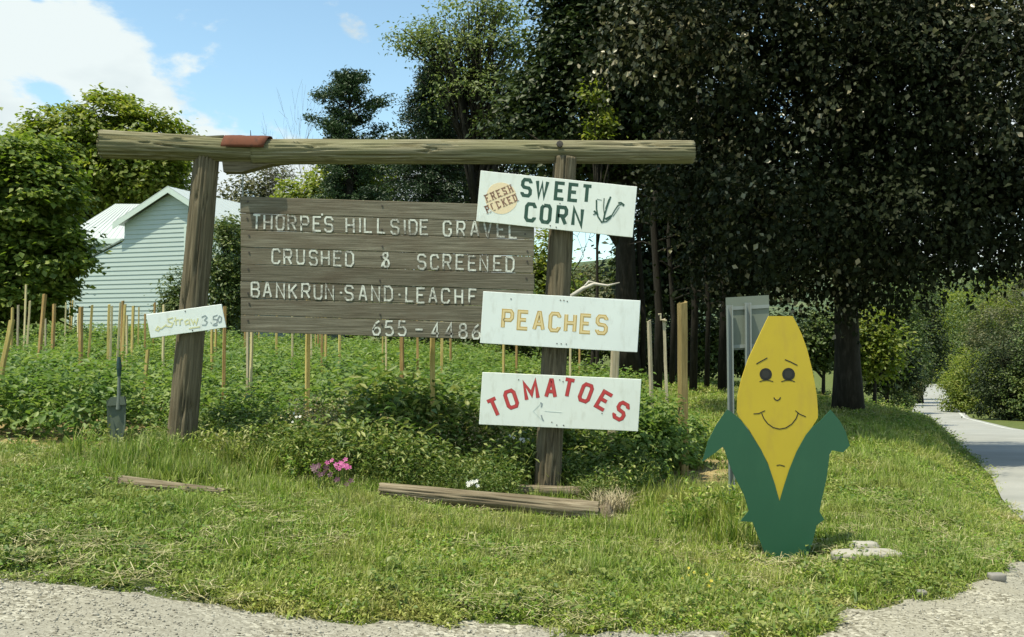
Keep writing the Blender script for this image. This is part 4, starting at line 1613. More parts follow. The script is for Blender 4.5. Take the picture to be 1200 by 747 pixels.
# ------------------------------------------------------------------ house
def house():
    HYY = 34.0
    ang = R(19)
    xax = Vector((math.cos(ang), -math.sin(ang), 0))     # along the gable wall, to the right and nearer
    yax = Vector((math.sin(ang), math.cos(ang), 0))      # into the house
    O = P(203, 400, HYY)                                  # below the ridge, on the gable plane
    O.z = CZ
    gb = g1(O.x, O.y)
    h = empty('clapboard_house', Vector((O.x, O.y, gb)), 'pale green clapboard house with white roof behind the vegetable garden', 'house')

    def hp(px, py):
        """photo point on the gable plane -> (s, z)"""
        dx, dz = (px - 600) / F, -(py - HY) / F
        # O + s*xax = t*(dx,1)
        # O.x + s*cx = t*dx ; O.y + s*cy = t
        s = (O.y * dx - O.x) / (xax.x - xax.y * dx)
        t = O.y + s * xax.y
        return s, CZ + dz * t

    def W3(s, z, d=0.0):
        return Vector((O.x, O.y, 0)) + xax * s + yax * d + Vector((0, 0, z))

    pts = [hp(87, 313), hp(146, 283), hp(146, 262), hp(203, 224.5), hp(258, 260)]
    zb = gb - .5
    s0 = pts[0][0]
    s1 = pts[4][0]
    poly = [(s0, zb)] + pts + [(s1, zb)]
    sR, zR = pts[3]
    sm_, zm = pts[2]
    # clapboards: course by course, each leaning out at its foot
    top = lambda s: np.interp(s, [pts[0][0], pts[1][0], pts[1][0] + .01, sR, s1], [pts[0][1], pts[1][1], pts[2][1], zR, pts[4][1]])
    m = MB()
    ex = .165
    z = zb + .3
    while z < zR:
        ss = np.linspace(s0, s1, 140)
        tt = np.array([top(q) for q in ss])
        ok = tt > z + .02
        if ok.any():
            for run in np.split(np.where(ok)[0], np.where(np.diff(np.where(ok)[0]) > 1)[0] + 1):
                a, b = ss[run[0]], ss[run[-1]]
                ta, tb = max(min(z + ex, tt[run[0]]), z + .01), max(min(z + ex, tt[run[-1]]), z + .01)
                # upper extent where the wall is still this tall
                up = np.where(tt >= z + ex)[0]
                a2, b2 = (ss[max(up[0], run[0])], ss[min(up[-1], run[-1])]) if len(up) else ((a + b) / 2, (a + b) / 2)
                m.add([W3(a, z, -.035), W3(b, z, -.035), W3(b2, z + ex, -.012), W3(a2, z + ex, -.012), W3(a, z, -.01), W3(b, z, -.01)],
                      [(0, 1, 2, 3), (0, 4, 5, 1)])
        z += ex
    sd = m.build('clapboard_siding', M['house'], h)
    sd['kind'] = 'stuff'
    # wall core
    m = MB()
    m.prism([W3(s, z_, .0) for s, z_ in poly], tuple(yax * 9))
    m.build('wall', M['house'], h)
    # roof slopes over the main gable
    ov = .28

    def slope(a, b, th, d0, d1, name):
        mb = MB()
        n = 22
        up = Vector((0, 0, th))
        mb.hexa([W3(a[0], a[1], d0), W3(b[0], b[1], d0), W3(b[0], b[1], d1), W3(a[0], a[1], d1),
                 W3(a[0], a[1], d0) + up, W3(b[0], b[1], d0) + up, W3(b[0], b[1], d1) + up, W3(a[0], a[1], d1) + up])
        for i in range(n + 1):
            d = d0 + (d1 - d0) * i / n
            mb.tube([W3(a[0], a[1], d) + up, W3(b[0], b[1], d) + up], .018, 4)
        return mb.build(name, M['roof'], h)

    sl = (zR - pts[4][1]) / (s1 - sR)
    rt = (sR, zR + .08)
    slope(rt, (s1 + .25, zR + .08 - sl * (s1 + .25 - sR)), .06, -ov, 9.2, 'roof')
    sll = (zR - zm) / (sR - sm_)
    slope((sm_ - .28, zR + .08 - sll * (sR - sm_ + .28)), (sR - .012, zR + .08), .06, -ov, 9.2, 'roof')
    sk = (pts[1][1] - pts[0][1]) / (pts[1][0] - pts[0][0])
    slope((s0 - .12, pts[0][1] + .04 - sk * .12), (pts[1][0] - .02, pts[1][1] + .04), .05, -.06, 9.0, 'roof')
    # rake boards
    for (a, b) in ((rt, (s1 + .25, rt[1] - sl * (s1 + .25 - sR))), ((sm_ - .28, rt[1] - sll * (sR - sm_ + .28)), rt)):
        mb = MB()
        mb.prism([W3(a[0], a[1] - .17, -ov - .03), W3(b[0], b[1] - .17, -ov - .03), W3(b[0], b[1] + .03, -ov - .03), W3(a[0], a[1] + .03, -ov - .03)], tuple(yax * .028))
        mb.build('rake_board', M['house_trim'], h)
    for (s_, zt) in ((s0, pts[0][1] - .05), (s1, pts[4][1] - .1)):
        mb = MB()
        mb.prism([W3(s_ - .05, zb, -.05), W3(s_ + .06, zb, -.05), W3(s_ + .06, zt, -.05), W3(s_ - .05, zt, -.05)], tuple(yax * .045))
        mb.build('corner_board', M['house_trim'], h)
    # window half behind the log post
    a, b = hp(219, 266), hp(246, 330)
    mb = MB()
    for (x0, x1, z0, z1) in ((a[0] - .08, a[0] + .02, b[1] - .08, a[1] + .08), (b[0] - .02, b[0] + .08, b[1] - .08, a[1] + .08), (a[0] + .02, b[0] - .02, a[1], a[1] + .08), (a[0] + .02, b[0] - .02, b[1] - .08, b[1]),
                             (a[0] + .02, b[0] - .02, (a[1] + b[1]) / 2 - .03, (a[1] + b[1]) / 2 + .03)):
        mb.prism([W3(x0, z0, -.06), W3(x1, z0, -.06), W3(x1, z1, -.06), W3(x0, z1, -.06)], tuple(yax * .05))
    wf = mb.build('window', M['house_trim'], h)
    mb = MB()
    mb.prism([W3(a[0] + .02, b[1], -.045), W3(b[0] - .02, b[1], -.045), W3(b[0] - .02, a[1], -.045), W3(a[0] + .02, a[1], -.045)], tuple(yax * .005))
    mb.build('pane', M['darkglass'], wf)
    # rear wing: wall, roof, small window
    def q(px, py, d):
        # photo point on a plane parallel to the gable, d metres behind
        O2 = Vector((O.x, O.y, 0)) + yax * d
        dx, dz = (px - 600) / F, -(py - HY) / F
        s = (O2.y * dx - O2.x) / (xax.x - xax.y * dx)
        t = O2.y + s * xax.y
        return s, CZ + dz * t
    d = 4.5
    a, b = q(78, 283, d), q(160, 282, d)
    r0, r1 = q(96, 243, d + 3.2), q(170, 241, d + 3.2)
    mb = MB()
    mb.prism([W3(a[0], zb, d), W3(b[0], zb, d), W3(b[0], b[1], d), W3(a[0], a[1], d)], tuple(yax * 5))
    mb.build('wing_wall', M['house'], h)
    mb = MB()
    e0, e1, t0, t1 = W3(a[0] - .2, a[1], d - .25), W3(b[0], b[1], d - .25), W3(r0[0] - .2, r0[1], d + 3.2), W3(r1[0], r1[1], d + 3.2)
    t0 = W3(a[0] - .2, r0[1], d + 3.2)
    up = Vector((0, 0, .06))
    mb.hexa([e0, e1, t1, t0, e0 + up, e1 + up, t1 + up, t0 + up])
    for i in range(14):
        f = i / 13
        mb.tube([e0.lerp(e1, f) + up, t0.lerp(t1, f) + up], .018, 4)
    mb.build('wing_roof', M['roof'], h)
    mb = MB()
    mb.prism([e0 + Vector((0, 0, -.15)), e1 + Vector((0, 0, -.15)), e1 + Vector((0, 0, .03)), e0 + Vector((0, 0, .03))], tuple(-yax * .03))
    mb.build('eave_board', M['house_trim'], h)
    a, b = q(104, 288, d), q(113, 305, d)
    mb = MB()
    for (x0, x1, z0, z1) in ((a[0] - .07, a[0], b[1], a[1]), (b[0], b[0] + .07, b[1], a[1]), (a[0] - .07, b[0] + .07, a[1], a[1] + .07), (a[0] - .07, b[0] + .07, b[1] - .07, b[1])):
        mb.prism([W3(x0, z0, d - .04), W3(x1, z0, d - .04), W3(x1, z1, d - .04), W3(x0, z1, d - .04)], tuple(yax * .037))
    wf = mb.build('window', M['house_trim'], h)
    mb = MB()
    mb.prism([W3(a[0], b[1], d - .02), W3(b[0], b[1], d - .02), W3(b[0], a[1], d - .02), W3(a[0], a[1], d - .02)], tuple(yax * .005))
    mb.build('pane', M['darkglass'], wf)


house()


# ------------------------------------------------------------------ foliage
def leaf_mesh(C, size, aspect=.55, up=.35, rg=None, outward=None, droop=0.0, szvar=.35):
    """folded two-triangle leaves at centres C"""
    rg = rg or rng
    n = len(C)
    nrm = rg.normal(size=(n, 3))
    nrm /= np.linalg.norm(nrm, axis=1)[:, None] + 1e-9
    nrm[:, 2] = np.abs(nrm[:, 2])
    nrm = nrm * (1 - up) + np.array([0, 0, 1]) * up
    if outward is not None:
        nrm = nrm + outward * .5
    nrm /= np.linalg.norm(nrm, axis=1)[:, None] + 1e-9
    t = rg.normal(size=(n, 3))
    t[:, 2] -= droop
    t -= nrm * np.sum(t * nrm, 1)[:, None]
    t /= np.linalg.norm(t, axis=1)[:, None] + 1e-9
    b = np.cross(nrm, t)
    s = size * (1 + rg.uniform(-szvar, szvar, n))[:, None]
    fold = .18
    V = np.empty((n, 4, 3))
    V[:, 0] = C - t * s * .5
    V[:, 1] = C + b * s * aspect * .5 + nrm * s * fold * .5 - t * s * .05
    V[:, 2] = C + t * s * .5 - nrm * s * .08
    V[:, 3] = C - b * s * aspect * .5 + nrm * s * fold * .5 - t * s * .05
    i = np.arange(n)[:, None] * 4
    Fc = np.concatenate([i + np.array([[0, 2, 1]]), i + np.array([[0, 3, 2]])], 0)
    return V.reshape(-1, 3), Fc


def crown_points(blobs, nclump, per, clump_r, rg, shell=.72, flat=.6, noise_amp=.35, seed=1):
    vol = np.array([(b[3] * b[4] * b[5]) ** .67 for b in blobs])
    pick = rg.choice(len(blobs), nclump, p=vol / vol.sum())
    B = np.array(blobs, float)[pick]
    d = rg.normal(size=(nclump, 3))
    d /= np.linalg.norm(d, axis=1)[:, None]
    r = np.where(rg.random(nclump) < shell, rg.uniform(.78, 1.02, nclump), rg.uniform(.2, .85, nclump))
    r = r * (1 + noise_amp * 2 * fbm(d * 2.2 + B[:, :3] * .3, seed, 2))
    C = B[:, :3] + d * r[:, None] * B[:, 3:6]
    sz = rg.uniform(.6, 1.35, nclump)
    off = rg.normal(size=(nclump, per, 3)) * clump_r * sz[:, None, None]
    off[:, :, 2] *= flat
    pts = C[:, None, :] + off
    out = np.repeat(d[:, None, :], per, 1)
    return C, pts.reshape(-1, 3), out.reshape(-1, 3)


def tree(name, label, base, height_trunk, r_trunk, blobs, nclump, per, clump_r, leaf, mat, bark='bark', group=None, cat='tree', limbs=14, aspect=.55, up=.35, seed=1,
         shell=.72, flat=.6, noise_amp=.35, lean=(0, 0), droop=.0, spray=None):
    rg = np.random.default_rng(seed)
    base = Vector(base)
    base.z = g1(base.x, base.y)
    e = empty(name, base, label, cat, group)
    C, Pt, out = crown_points(blobs, nclump, per, clump_r, rg, shell, flat, noise_amp, seed)
    ok = Pt[:, 2] > gz(Pt[:, 0], Pt[:, 1], False) + .1
    Pt, out = Pt[ok], out[ok]
    V, Fc = leaf_mesh(Pt, leaf, aspect, up, rg, out, droop)
    V = V - np.array(base)
    me = np_mesh('crown', V, Fc)
    co_ = link('crown', me, L[mat], e)
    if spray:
        # glints painted as lighter leaves: whole clumps, grouped by a slow noise
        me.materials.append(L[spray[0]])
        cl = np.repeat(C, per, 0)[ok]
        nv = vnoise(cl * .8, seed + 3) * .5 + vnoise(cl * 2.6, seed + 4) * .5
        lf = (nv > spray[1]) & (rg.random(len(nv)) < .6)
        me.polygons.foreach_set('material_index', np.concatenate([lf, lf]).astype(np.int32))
    mb = MB()
    topz = max(b[2] + b[5] * .3 for b in blobs)
    bc = np.average(np.array(blobs)[:, :3], axis=0, weights=[b[3] for b in blobs])
    tp = Vector((base.x * .6 + bc[0] * .4 + lean[0], base.y * .6 + bc[1] * .4 + lean[1], topz))
    n = 10
    pts, rad = [], []
    for i in range(n + 1):
        t = i / n
        p = base.lerp(tp, t) + Vector((math.sin(t * 5 + seed) * .12, math.cos(t * 4 + seed) * .12, 0)) * t * r_trunk * 4
        if i == 0:
            p.z -= .2
        pts.append(p)
        rad.append(r_trunk * (1.28 if i == 0 else 1.0) * (1 - .85 * t) + .01)
    mb.tube(pts, rad, 12)
    mb.build('trunk', M[bark], e, smooth=True)
    mb = MB()
    sel = rg.choice(len(C), min(limbs, len(C)), replace=False)
    for s_ in sel:
        c = Vector(C[s_])
        t = min(.95, max((height_trunk) / max(topz - base.z, .1), (c.z - base.z) / max(topz - base.z, .1) * rg.uniform(.45, .8)))
        k = t * n
        i0 = min(int(k), n - 1)
        st = pts[i0].lerp(pts[i0 + 1], k - i0)
        r0 = (rad[i0] * .55 + .012)
        mid = st.lerp(c, .5) + Vector((rg.normal() * .15, rg.normal() * .15, .12 * (c - st).length))
        q1 = st.lerp(mid, .5) + Vector((0, 0, .05))
        mb.tube([st, q1, mid, mid.lerp(c, .55) + Vector((rg.normal() * .1, rg.normal() * .1, 0)), c], [r0, r0 * .8, r0 * .6, r0 * .35, .012], 6)
        for _ in range(2):
            c2 = c + Vector(rg.normal(size=3) * clump_r * 1.6)
            mb.tube([mid, mid.lerp(c2, .6), c2], [r0 * .4, r0 * .25, .008], 4)
    mb.build('limbs', M[bark], e, smooth=True)
    return e


def blob(px, py, Y, rx, rz, ry=None):
    """crown lobe centred on a photo point; radii in photo pixels at distance Y"""
    c = P(px, py, Y)
    k = Y / F
    return (c.x, c.y, c.z, rx * k, (ry if ry else (rx + rz) / 2) * k, rz * k)


# --- left side
Yt = 21
tree('maple_tree', 'broad leafy green maple filling the left edge in front of the house', G(-25, Yt), 1.2, .28,
     [blob(-30, 250, Yt, 70, 80), blob(45, 235, Yt, 42, 55), blob(20, 200, Yt, 45, 40), blob(55, 300, Yt, 42, 42), blob(15, 320, Yt, 60, 45), blob(-60, 330, Yt, 70, 55), blob(84, 300, Yt, 16, 18), blob(20, 350, Yt, 66, 30), blob(-60, 370, Yt, 70, 40)],
     760, 64, .19, .15, 'maple', seed=11, aspect=.75, shell=.9, up=.45, flat=.45, noise_amp=.5)
Yt = 50
tree('maple_tree', 'tall sunlit yellow green tree rising behind the house roof', G(110, Yt), 3, .4,
     [blob(60, 175, Yt, 50, 42), blob(120, 155, Yt, 52, 44), blob(175, 170, Yt, 48, 42), blob(150, 205, Yt, 60, 45), blob(90, 215, Yt, 62, 48), blob(185, 215, Yt, 35, 40), blob(40, 215, Yt, 40, 50)],
     900, 46, .36, .27, 'yellowgreen', seed=12, aspect=.7, shell=.85, flat=.45, noise_amp=.5)
Yt = 27
tree('lilac_bush', 'dark leafy bush growing against the house wall left of the log post', G(200, Yt), .3, .05,
     [blob(205, 345, Yt, 14, 28), blob(212, 365, Yt, 22, 26), blob(197, 370, Yt, 14, 18)], 190, 22, .13, .10, 'far', seed=13, cat='bush')
Yt = 26
tree('cedar_shrub', 'dense dark shrub between the log post and the plank board', G(266, Yt), .3, .08,
     [blob(268, 300, Yt, 22, 46), blob(262, 340, Yt, 26, 40), blob(278, 350, Yt, 24, 40), blob(272, 275, Yt, 14, 24)], 420, 26, .14, .10, 'far', seed=14, cat='shrub', up=.2)
Yt = 58
tree('background_tree', 'thin reddish leaved small tree showing just right of the left post top', G(290, Yt), 2, .14,
     [blob(275, 222, Yt, 22, 16), blob(315, 215, Yt, 26, 22), blob(300, 250, Yt, 45, 30)], 330, 12, .5, .26, 'olive', seed=15)
Yt = 46
tree('background_tree', 'yellow green bushy tree just above the plank board below the beam', G(405, Yt), 1.5, .2,
     [blob(385, 225, Yt, 34, 34), blob(425, 220, Yt, 30, 30), blob(405, 260, Yt, 60, 40), blob(350, 240, Yt, 26, 28)], 520, 26, .36, .24, 'yellowgreen', seed=16)
Yt = 40
tree('background_tree', 'shaded mid green tree behind the lower left of the plank board', G(330, Yt), 1.5, .2,
     [blob(320, 300, Yt, 60, 50), blob(400, 320, Yt, 70, 50), blob(300, 345, Yt, 50, 35)], 420, 20, .36, .24, 'far', seed=17)


def conifer(name, label, px, py_top, py_base, Y, half_w, mat, seed, spread=1.0, cat='tree', tuft=False, n_whorl=26):
    rg = np.random.default_rng(seed)
    base = G(px, Y)
    top = P(px, py_top, Y)
    H = top.z - base.z
    e = empty(name, base, label, cat)
    rw = half_w * Y / F
    mb = MB()
    mb.tube([base - Vector((0, 0, .2)), base.lerp(top, .5), top], [H * .022 + .05, H * .013 + .03, .02], 10)
    mb.build('trunk', M['bark'], e, smooth=True)
    limb = MB()
    pts = []
    for i in range(n_whorl):
        t = i / (n_whorl - 1)
        z = base.z + H * (.12 + .87 * t)
        if tuft:
            prof = min(1, (1.03 - t) / .16) ** .6 * (.8 + .2 * math.sin(i * 1.9))
        else:
            prof = (1 - t) ** .8 + .06
        for k in range(rg.integers(5, 9)):
            a = rg.uniform(0, 2 * math.pi)
            ln = rw * prof * rg.uniform(.6, 1.12)
            st = Vector((base.x, base.y, z))
            lift = .35 if tuft else -.12
            en = st + Vector((math.cos(a) * ln, math.sin(a) * ln, lift * ln + rg.normal() * .1))
            limb.tube([st, st.lerp(en, .5) + Vector((0, 0, .08 * ln)), en], [.03 + .02 * (1 - t), .02, .008], 4, caps=False)
            if tuft:
                for _ in range(4):
                    q = np.array(st.lerp(en, rg.uniform(.55, 1.05)))
                    pts.append(q + rg.normal(size=(46, 3)) * np.array([.20, .20, .11]) * (Y / 42))
            else:
                for s_ in np.linspace(.15, 1.0, 7):
                    q = np.array(st.lerp(en, s_))
                    pts.append(q + rg.normal(size=(34, 3)) * np.array([.2, .2, .12]) * (Y / 40) + np.array([0, 0, -.05]))
    limb.build('limbs', M['bark'], e)
    Pt = np.concatenate(pts)
    V, Fc = leaf_mesh(Pt, .17 * Y / 42, .34, .3, rg)
    link('crown', np_mesh('crown', V - np.array(base), Fc), L[mat], e)
    return e


conifer('pine_tree', 'dark tufted pine standing above the middle of the beam', 410, 92, 380, 44, 46, 'pine', 21, tuft=True, n_whorl=32)
conifer('spruce_tree', 'dark dense spruce right of the tufted pine, behind the beam', 505, 78, 380, 40, 125, 'spruce', 22, n_whorl=34)


def branch_tree(name, label, base, top_h, mat, bark, seed, depth=5, spread=.55, r0=.2, leaf=None, leafsz=.2, per=30, clump=.4, first=.3, cat='tree', direction=(0, 0, 1), split=3, shrink=.74, tip_r=.01, wide=1.0):
    rg = np.random.default_rng(seed)
    base = Vector(base)
    e = empty(name, base, label, cat)
    mb = MB()
    tips = []

    def grow(p, d, ln, r, lev):
        d = d.normalized()
        q = p + d * ln * .5 + Vector(rg.normal(size=3)) * ln * .05
        en = p + d * ln + Vector(rg.normal(size=3)) * ln * .07
        mb.tube([p, q, en], [r, r * .85, r * .68], 8 if lev < 2 else 4, caps=False)
        if lev >= depth:
            tips.append(np.array(en))
            return
        if lev >= depth - 1:
            tips.append(np.array(q))
        for k in range(split if lev else split + 1):
            ax = Vector(rg.normal(size=3))
            ax = (ax - d * ax.dot(d)).normalized()
            nd = (d * (1 - spread * rg.uniform(.5, 1)) + ax * spread * rg.uniform(.7, 1.2) + Vector((0, 0, .12)))
            grow(en if k < 2 else q, nd, ln * shrink * rg.uniform(.8, 1.15), max(r * .55, tip_r), lev + 1)

    ln0 = top_h * (1 - shrink) / (1 - shrink ** (depth + 1)) * 1.25
    grow(base - Vector((0, 0, .2)), Vector(direction), ln0, r0, 0)
    zt = max(v[2] for v in mb.v)
    k = (base.z + top_h - base.z) / (zt - base.z)
    mb.v = [(base.x + (v[0] - base.x) * k * wide, base.y + (v[1] - base.y) * k * wide, base.z + (v[2] - base.z) * k) for v in mb.v]
    mb.build('trunk', M[bark], e, smooth=True)
    if leaf:
        T = np.array(tips)
        sz = rg.uniform(.5, 1.3, len(T))
        off = rg.normal(size=(len(T), per, 3)) * clump * sz[:, None, None]
        off[:, :, 2] *= .5
        Pt = (T[:, None, :] + off).reshape(-1, 3)
        V, Fc = leaf_mesh(Pt, leafsz, .45, .3, rg)
        link('crown', np_mesh('crown', V - np.array(base), Fc), L[leaf], e)
    return e


Yt = 38
tree('ash_tree', 'tall open feathery tree with visible limbs above the beam, left of the dark trees', G(560, Yt), 4, .2,
     [blob(530, 55, Yt, 42, 38), blob(575, 45, Yt, 40, 40), blob(500, 50, Yt, 36, 22), blob(560, 10, Yt, 40, 25), blob(560, 110, Yt, 60, 34), blob(605, 90, Yt, 30, 50), blob(600, 150, Yt, 40, 30), blob(478, 48, Yt, 24, 10), blob(590, 10, Yt, 30, 20)],
     380, 34, .36, .17, 'ash', 'bark', seed=33, limbs=110, aspect=.5, flat=.4, shell=.6, noise_amp=.5)

Yt = 50
tree('background_tree', 'broad dark green tree low behind the beam between the spruce and the big dark trees', G(560, Yt), 2, .25,
     [blob(470, 180, Yt, 34, 30), blob(530, 160, Yt, 40, 34), blob(590, 150, Yt, 44, 40), blob(620, 190, Yt, 40, 50), blob(550, 210, Yt, 70, 40), blob(450, 215, Yt, 34, 34)],
     620, 26, .40, .24, 'dark', seed=35, noise_amp=.5)


def gtop(px, py, Y):
    g = G(px, Y)
    return P(px, py, Y).z - g.z


branch_tree('bare_tree', 'leafless thin grey tree between the house and the tufted pine', G(352, 52), gtop(352, 98, 52), None, 'bark_grey', 42, depth=5, spread=.34, r0=.13, split=3, shrink=.76, tip_r=.012, wide=.55)
branch_tree('bare_tree', 'smaller leafless sapling left of the grey bare tree above the rusty tin', G(322, 54), gtop(322, 130, 54), None, 'bark_grey', 44, depth=4, spread=.34, r0=.08, split=2, shrink=.78, tip_r=.012, wide=.6)

# --- dark woods in the middle
Yt = 26
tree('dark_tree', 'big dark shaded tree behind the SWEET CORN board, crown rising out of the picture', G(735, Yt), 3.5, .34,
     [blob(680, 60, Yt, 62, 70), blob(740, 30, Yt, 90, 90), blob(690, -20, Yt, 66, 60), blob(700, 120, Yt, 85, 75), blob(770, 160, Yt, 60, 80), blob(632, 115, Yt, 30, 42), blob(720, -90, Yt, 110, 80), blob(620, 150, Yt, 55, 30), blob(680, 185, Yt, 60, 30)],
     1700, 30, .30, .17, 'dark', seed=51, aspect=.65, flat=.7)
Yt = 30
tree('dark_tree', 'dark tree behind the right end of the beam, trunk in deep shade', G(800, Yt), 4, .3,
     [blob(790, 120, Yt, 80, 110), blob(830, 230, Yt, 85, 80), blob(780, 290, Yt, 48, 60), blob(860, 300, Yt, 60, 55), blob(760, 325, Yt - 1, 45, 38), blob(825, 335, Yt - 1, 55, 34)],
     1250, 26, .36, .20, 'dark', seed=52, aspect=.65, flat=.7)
Yt = 24
tree('sapling', 'young sunlit light green sapling glowing against the dark trees above the beam', G(700, Yt), 3.5, .04,
     [blob(694, 108, Yt, 12, 13), blob(708, 124, Yt, 9, 12), blob(703, 146, Yt, 16, 8), blob(700, 160, Yt, 12, 5)],
     52, 24, .14, .12, 'yellowgreen', seed=53, limbs=8)

Yt = 15.0
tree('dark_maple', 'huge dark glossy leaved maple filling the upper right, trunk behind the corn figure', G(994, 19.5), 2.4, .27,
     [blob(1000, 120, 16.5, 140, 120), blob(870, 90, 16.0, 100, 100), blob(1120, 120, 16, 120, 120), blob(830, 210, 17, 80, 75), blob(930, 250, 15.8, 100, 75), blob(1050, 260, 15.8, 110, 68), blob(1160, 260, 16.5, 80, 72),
      blob(870, 310, 18, 75, 45), blob(1000, 330, 17.5, 90, 40), blob(1230, 180, 17, 80, 120), blob(960, 0, 16, 150, 80), blob(1120, 0, 17, 140, 90), blob(820, 0, 17, 90, 80), blob(1000, -120, 18, 200, 110), blob(1000, 180, 21, 200, 160), blob(870, -170, 12.7, 105, 70), blob(800, -160, 13.2, 90, 60), blob(745, 60, 15.4, 60, 50), blob(795, 35, 14.8, 62, 48)],  # last lobes added to throw shade on the lawn, some above the view
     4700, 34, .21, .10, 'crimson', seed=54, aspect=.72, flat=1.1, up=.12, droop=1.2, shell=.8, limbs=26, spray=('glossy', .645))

# thin trunks of the wood
for i, (px, Y, w, h, lab) in enumerate([
    (812, 22, .16, 7, 'slim dark trunk just right of the thick yellowish post'), (828, 24, .12, 7, 'thin dark trunk between the yellowish post and the road sign back, middle one'),
    (846, 23, .2, 7, 'stout dark trunk close behind the left edge of the road sign back'), (770, 21, .18, 6, 'dark trunk rising right of the PEACHES board'),
    (787, 24, .13, 6, 'narrow dark trunk left of the thick yellowish post'), (752, 26, .15, 6, 'dim trunk at the right edge of the PEACHES board')]):
    e = empty('woodland_tree', G(px, Y), lab, 'tree', None)
    b = G(px, Y)
    mb = MB()
    mb.tube([b - Vector((0, 0, .2)), b + Vector((.05, 0, h * .3)), b + Vector((-.08, 0, h * .65)), b + Vector((.1, 0, h))], [w * .62, w * .5, w * .42, w * .3], 9)
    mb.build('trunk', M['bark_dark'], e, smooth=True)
    mb = MB()
    for k in range(7):
        z = h * random.uniform(.3, .95)
        a = random.uniform(0, 6.28)
        l_ = random.uniform(.6, 1.4)
        s_ = b + Vector((0, 0, z))
        mb.tube([s_, s_ + Vector((math.cos(a) * l_ * .5, math.sin(a) * l_ * .5, .15)), s_ + Vector((math.cos(a) * l_, math.sin(a) * l_, .1))], [.03, .02, .008], 5)
    mb.build('limbs', M['bark_dark'], e, smooth=True)

# understory bushes
for i, (px, py, Y, rx, rz, mt, lab, nn) in enumerate([
    (850, 400, 30, 34, 30, 'far', 'sunlit bush seen through the trunks left of the road sign back', 260),
    (905, 400, 30, 40, 30, 'far', 'mid green bush behind the top of the corn figure', 300),
    (965, 395, 27, 30, 34, 'far', 'leafy bush just left of the big maple trunk', 260),
    (1025, 400, 27, 24, 36, 'yellowgreen', 'light green bush right of the big maple trunk', 260),
    (1040, 420, 34, 26, 34, 'dark', 'dark bush right behind the light green one by the roadside', 240),
    (790, 400, 32, 50, 38, 'dark', 'dark bush filling the gap behind the thick yellowish post', 300),
    (700, 385, 34, 60, 32, 'far', 'low bush behind the PEACHES board', 260),
    (600, 380, 36, 60, 40, 'far', 'low bush behind the right end of the plank board', 300),
    (500, 370, 38, 70, 60, 'far', 'bushes behind the middle of the plank board', 380),
    (640, 320, 44, 24, 60, 'yellowgreen', 'yellow green tree showing between plank board and right post', 300),
]):
    k = Y / F
    b = G(px, Y)
    c = P(px, py, Y)
    tree('bush', lab, b, .2, .05, [(c.x, c.y, c.z, rx * k, rx * k, rz * k), (c.x - rx * k * .5, c.y, c.z - rz * k * .4, rx * k * .7, rx * k * .7, rz * k * .8), (c.x + rx * k * .5, c.y, c.z - rz * k * .4, rx * k * .7, rx * k * .7, rz * k * .8)],
         nn, 22, .24 * Y / 30, .15 * Y / 30, mt, seed=60 + i, cat='bush', limbs=8)

# scrub on the slope in the gap
for i, (px, py, Y, rx, rz, mt, lab) in enumerate([
    (690, 335, 85, 26, 22, 'olive', 'olive scrub tree in the gap right of the right post'), (722, 330, 95, 26, 22, 'far', 'green scrub tree in the gap beside the dark wood'),
    (705, 355, 70, 40, 20, 'olive', 'low olive scrub just above the PEACHES board'), (740, 350, 75, 30, 24, 'far', 'green scrub tree touching the dark wood above the PEACHES board'),
    (660, 350, 70, 20, 30, 'far', 'green scrub left of the right post')]):
    c = P(px, py, Y)
    k = Y / F
    tree('scrub_tree', lab, G(px, Y), .5, .1, [(c.x, c.y, c.z, rx * k, rx * k, rz * k), (c.x, c.y, c.z - rz * k * .9, rx * k, rx * k, rz * k)], 260, 16, .6, .36, mt, 'bark_grey', seed=80 + i, limbs=10)
m = MB()
Yd = 17
m.tube([P(668, 349, Yd), P(684, 338, Yd), P(696, 333, Yd), P(712, 335, Yd), P(726, 331.5, Yd)], [.05, .04, .032, .022, .01], 6)
m.tube([P(684, 338, Yd), P(690, 330, Yd), P(700, 332, Yd)], [.03, .02, .01], 6)
m.tube([P(668, 349, Yd), P(655, 365, Yd + 1), P(650, 420, Yd + 1), Vector((P(650, 420, Yd + 1).x, Yd + 1, g1(P(650, 420, Yd + 1).x, Yd + 1) - .1))], [.05, .06, .07, .08], 7)
o = m.build('dead_branch', M['deadwood'], None, G(650, Yd + 1), smooth=True)
tag(o, 'bleached dead branch reaching right from behind the right post above the PEACHES board', 'branch')
branch_tree('bare_tree', 'bare dark branched tree seen under the right end of the SWEET CORN board', G(690, 30), 4.9, None, 'bark', 47, depth=5, spread=.6, r0=.10, split=2, shrink=.8, direction=(.25, 0, 1))

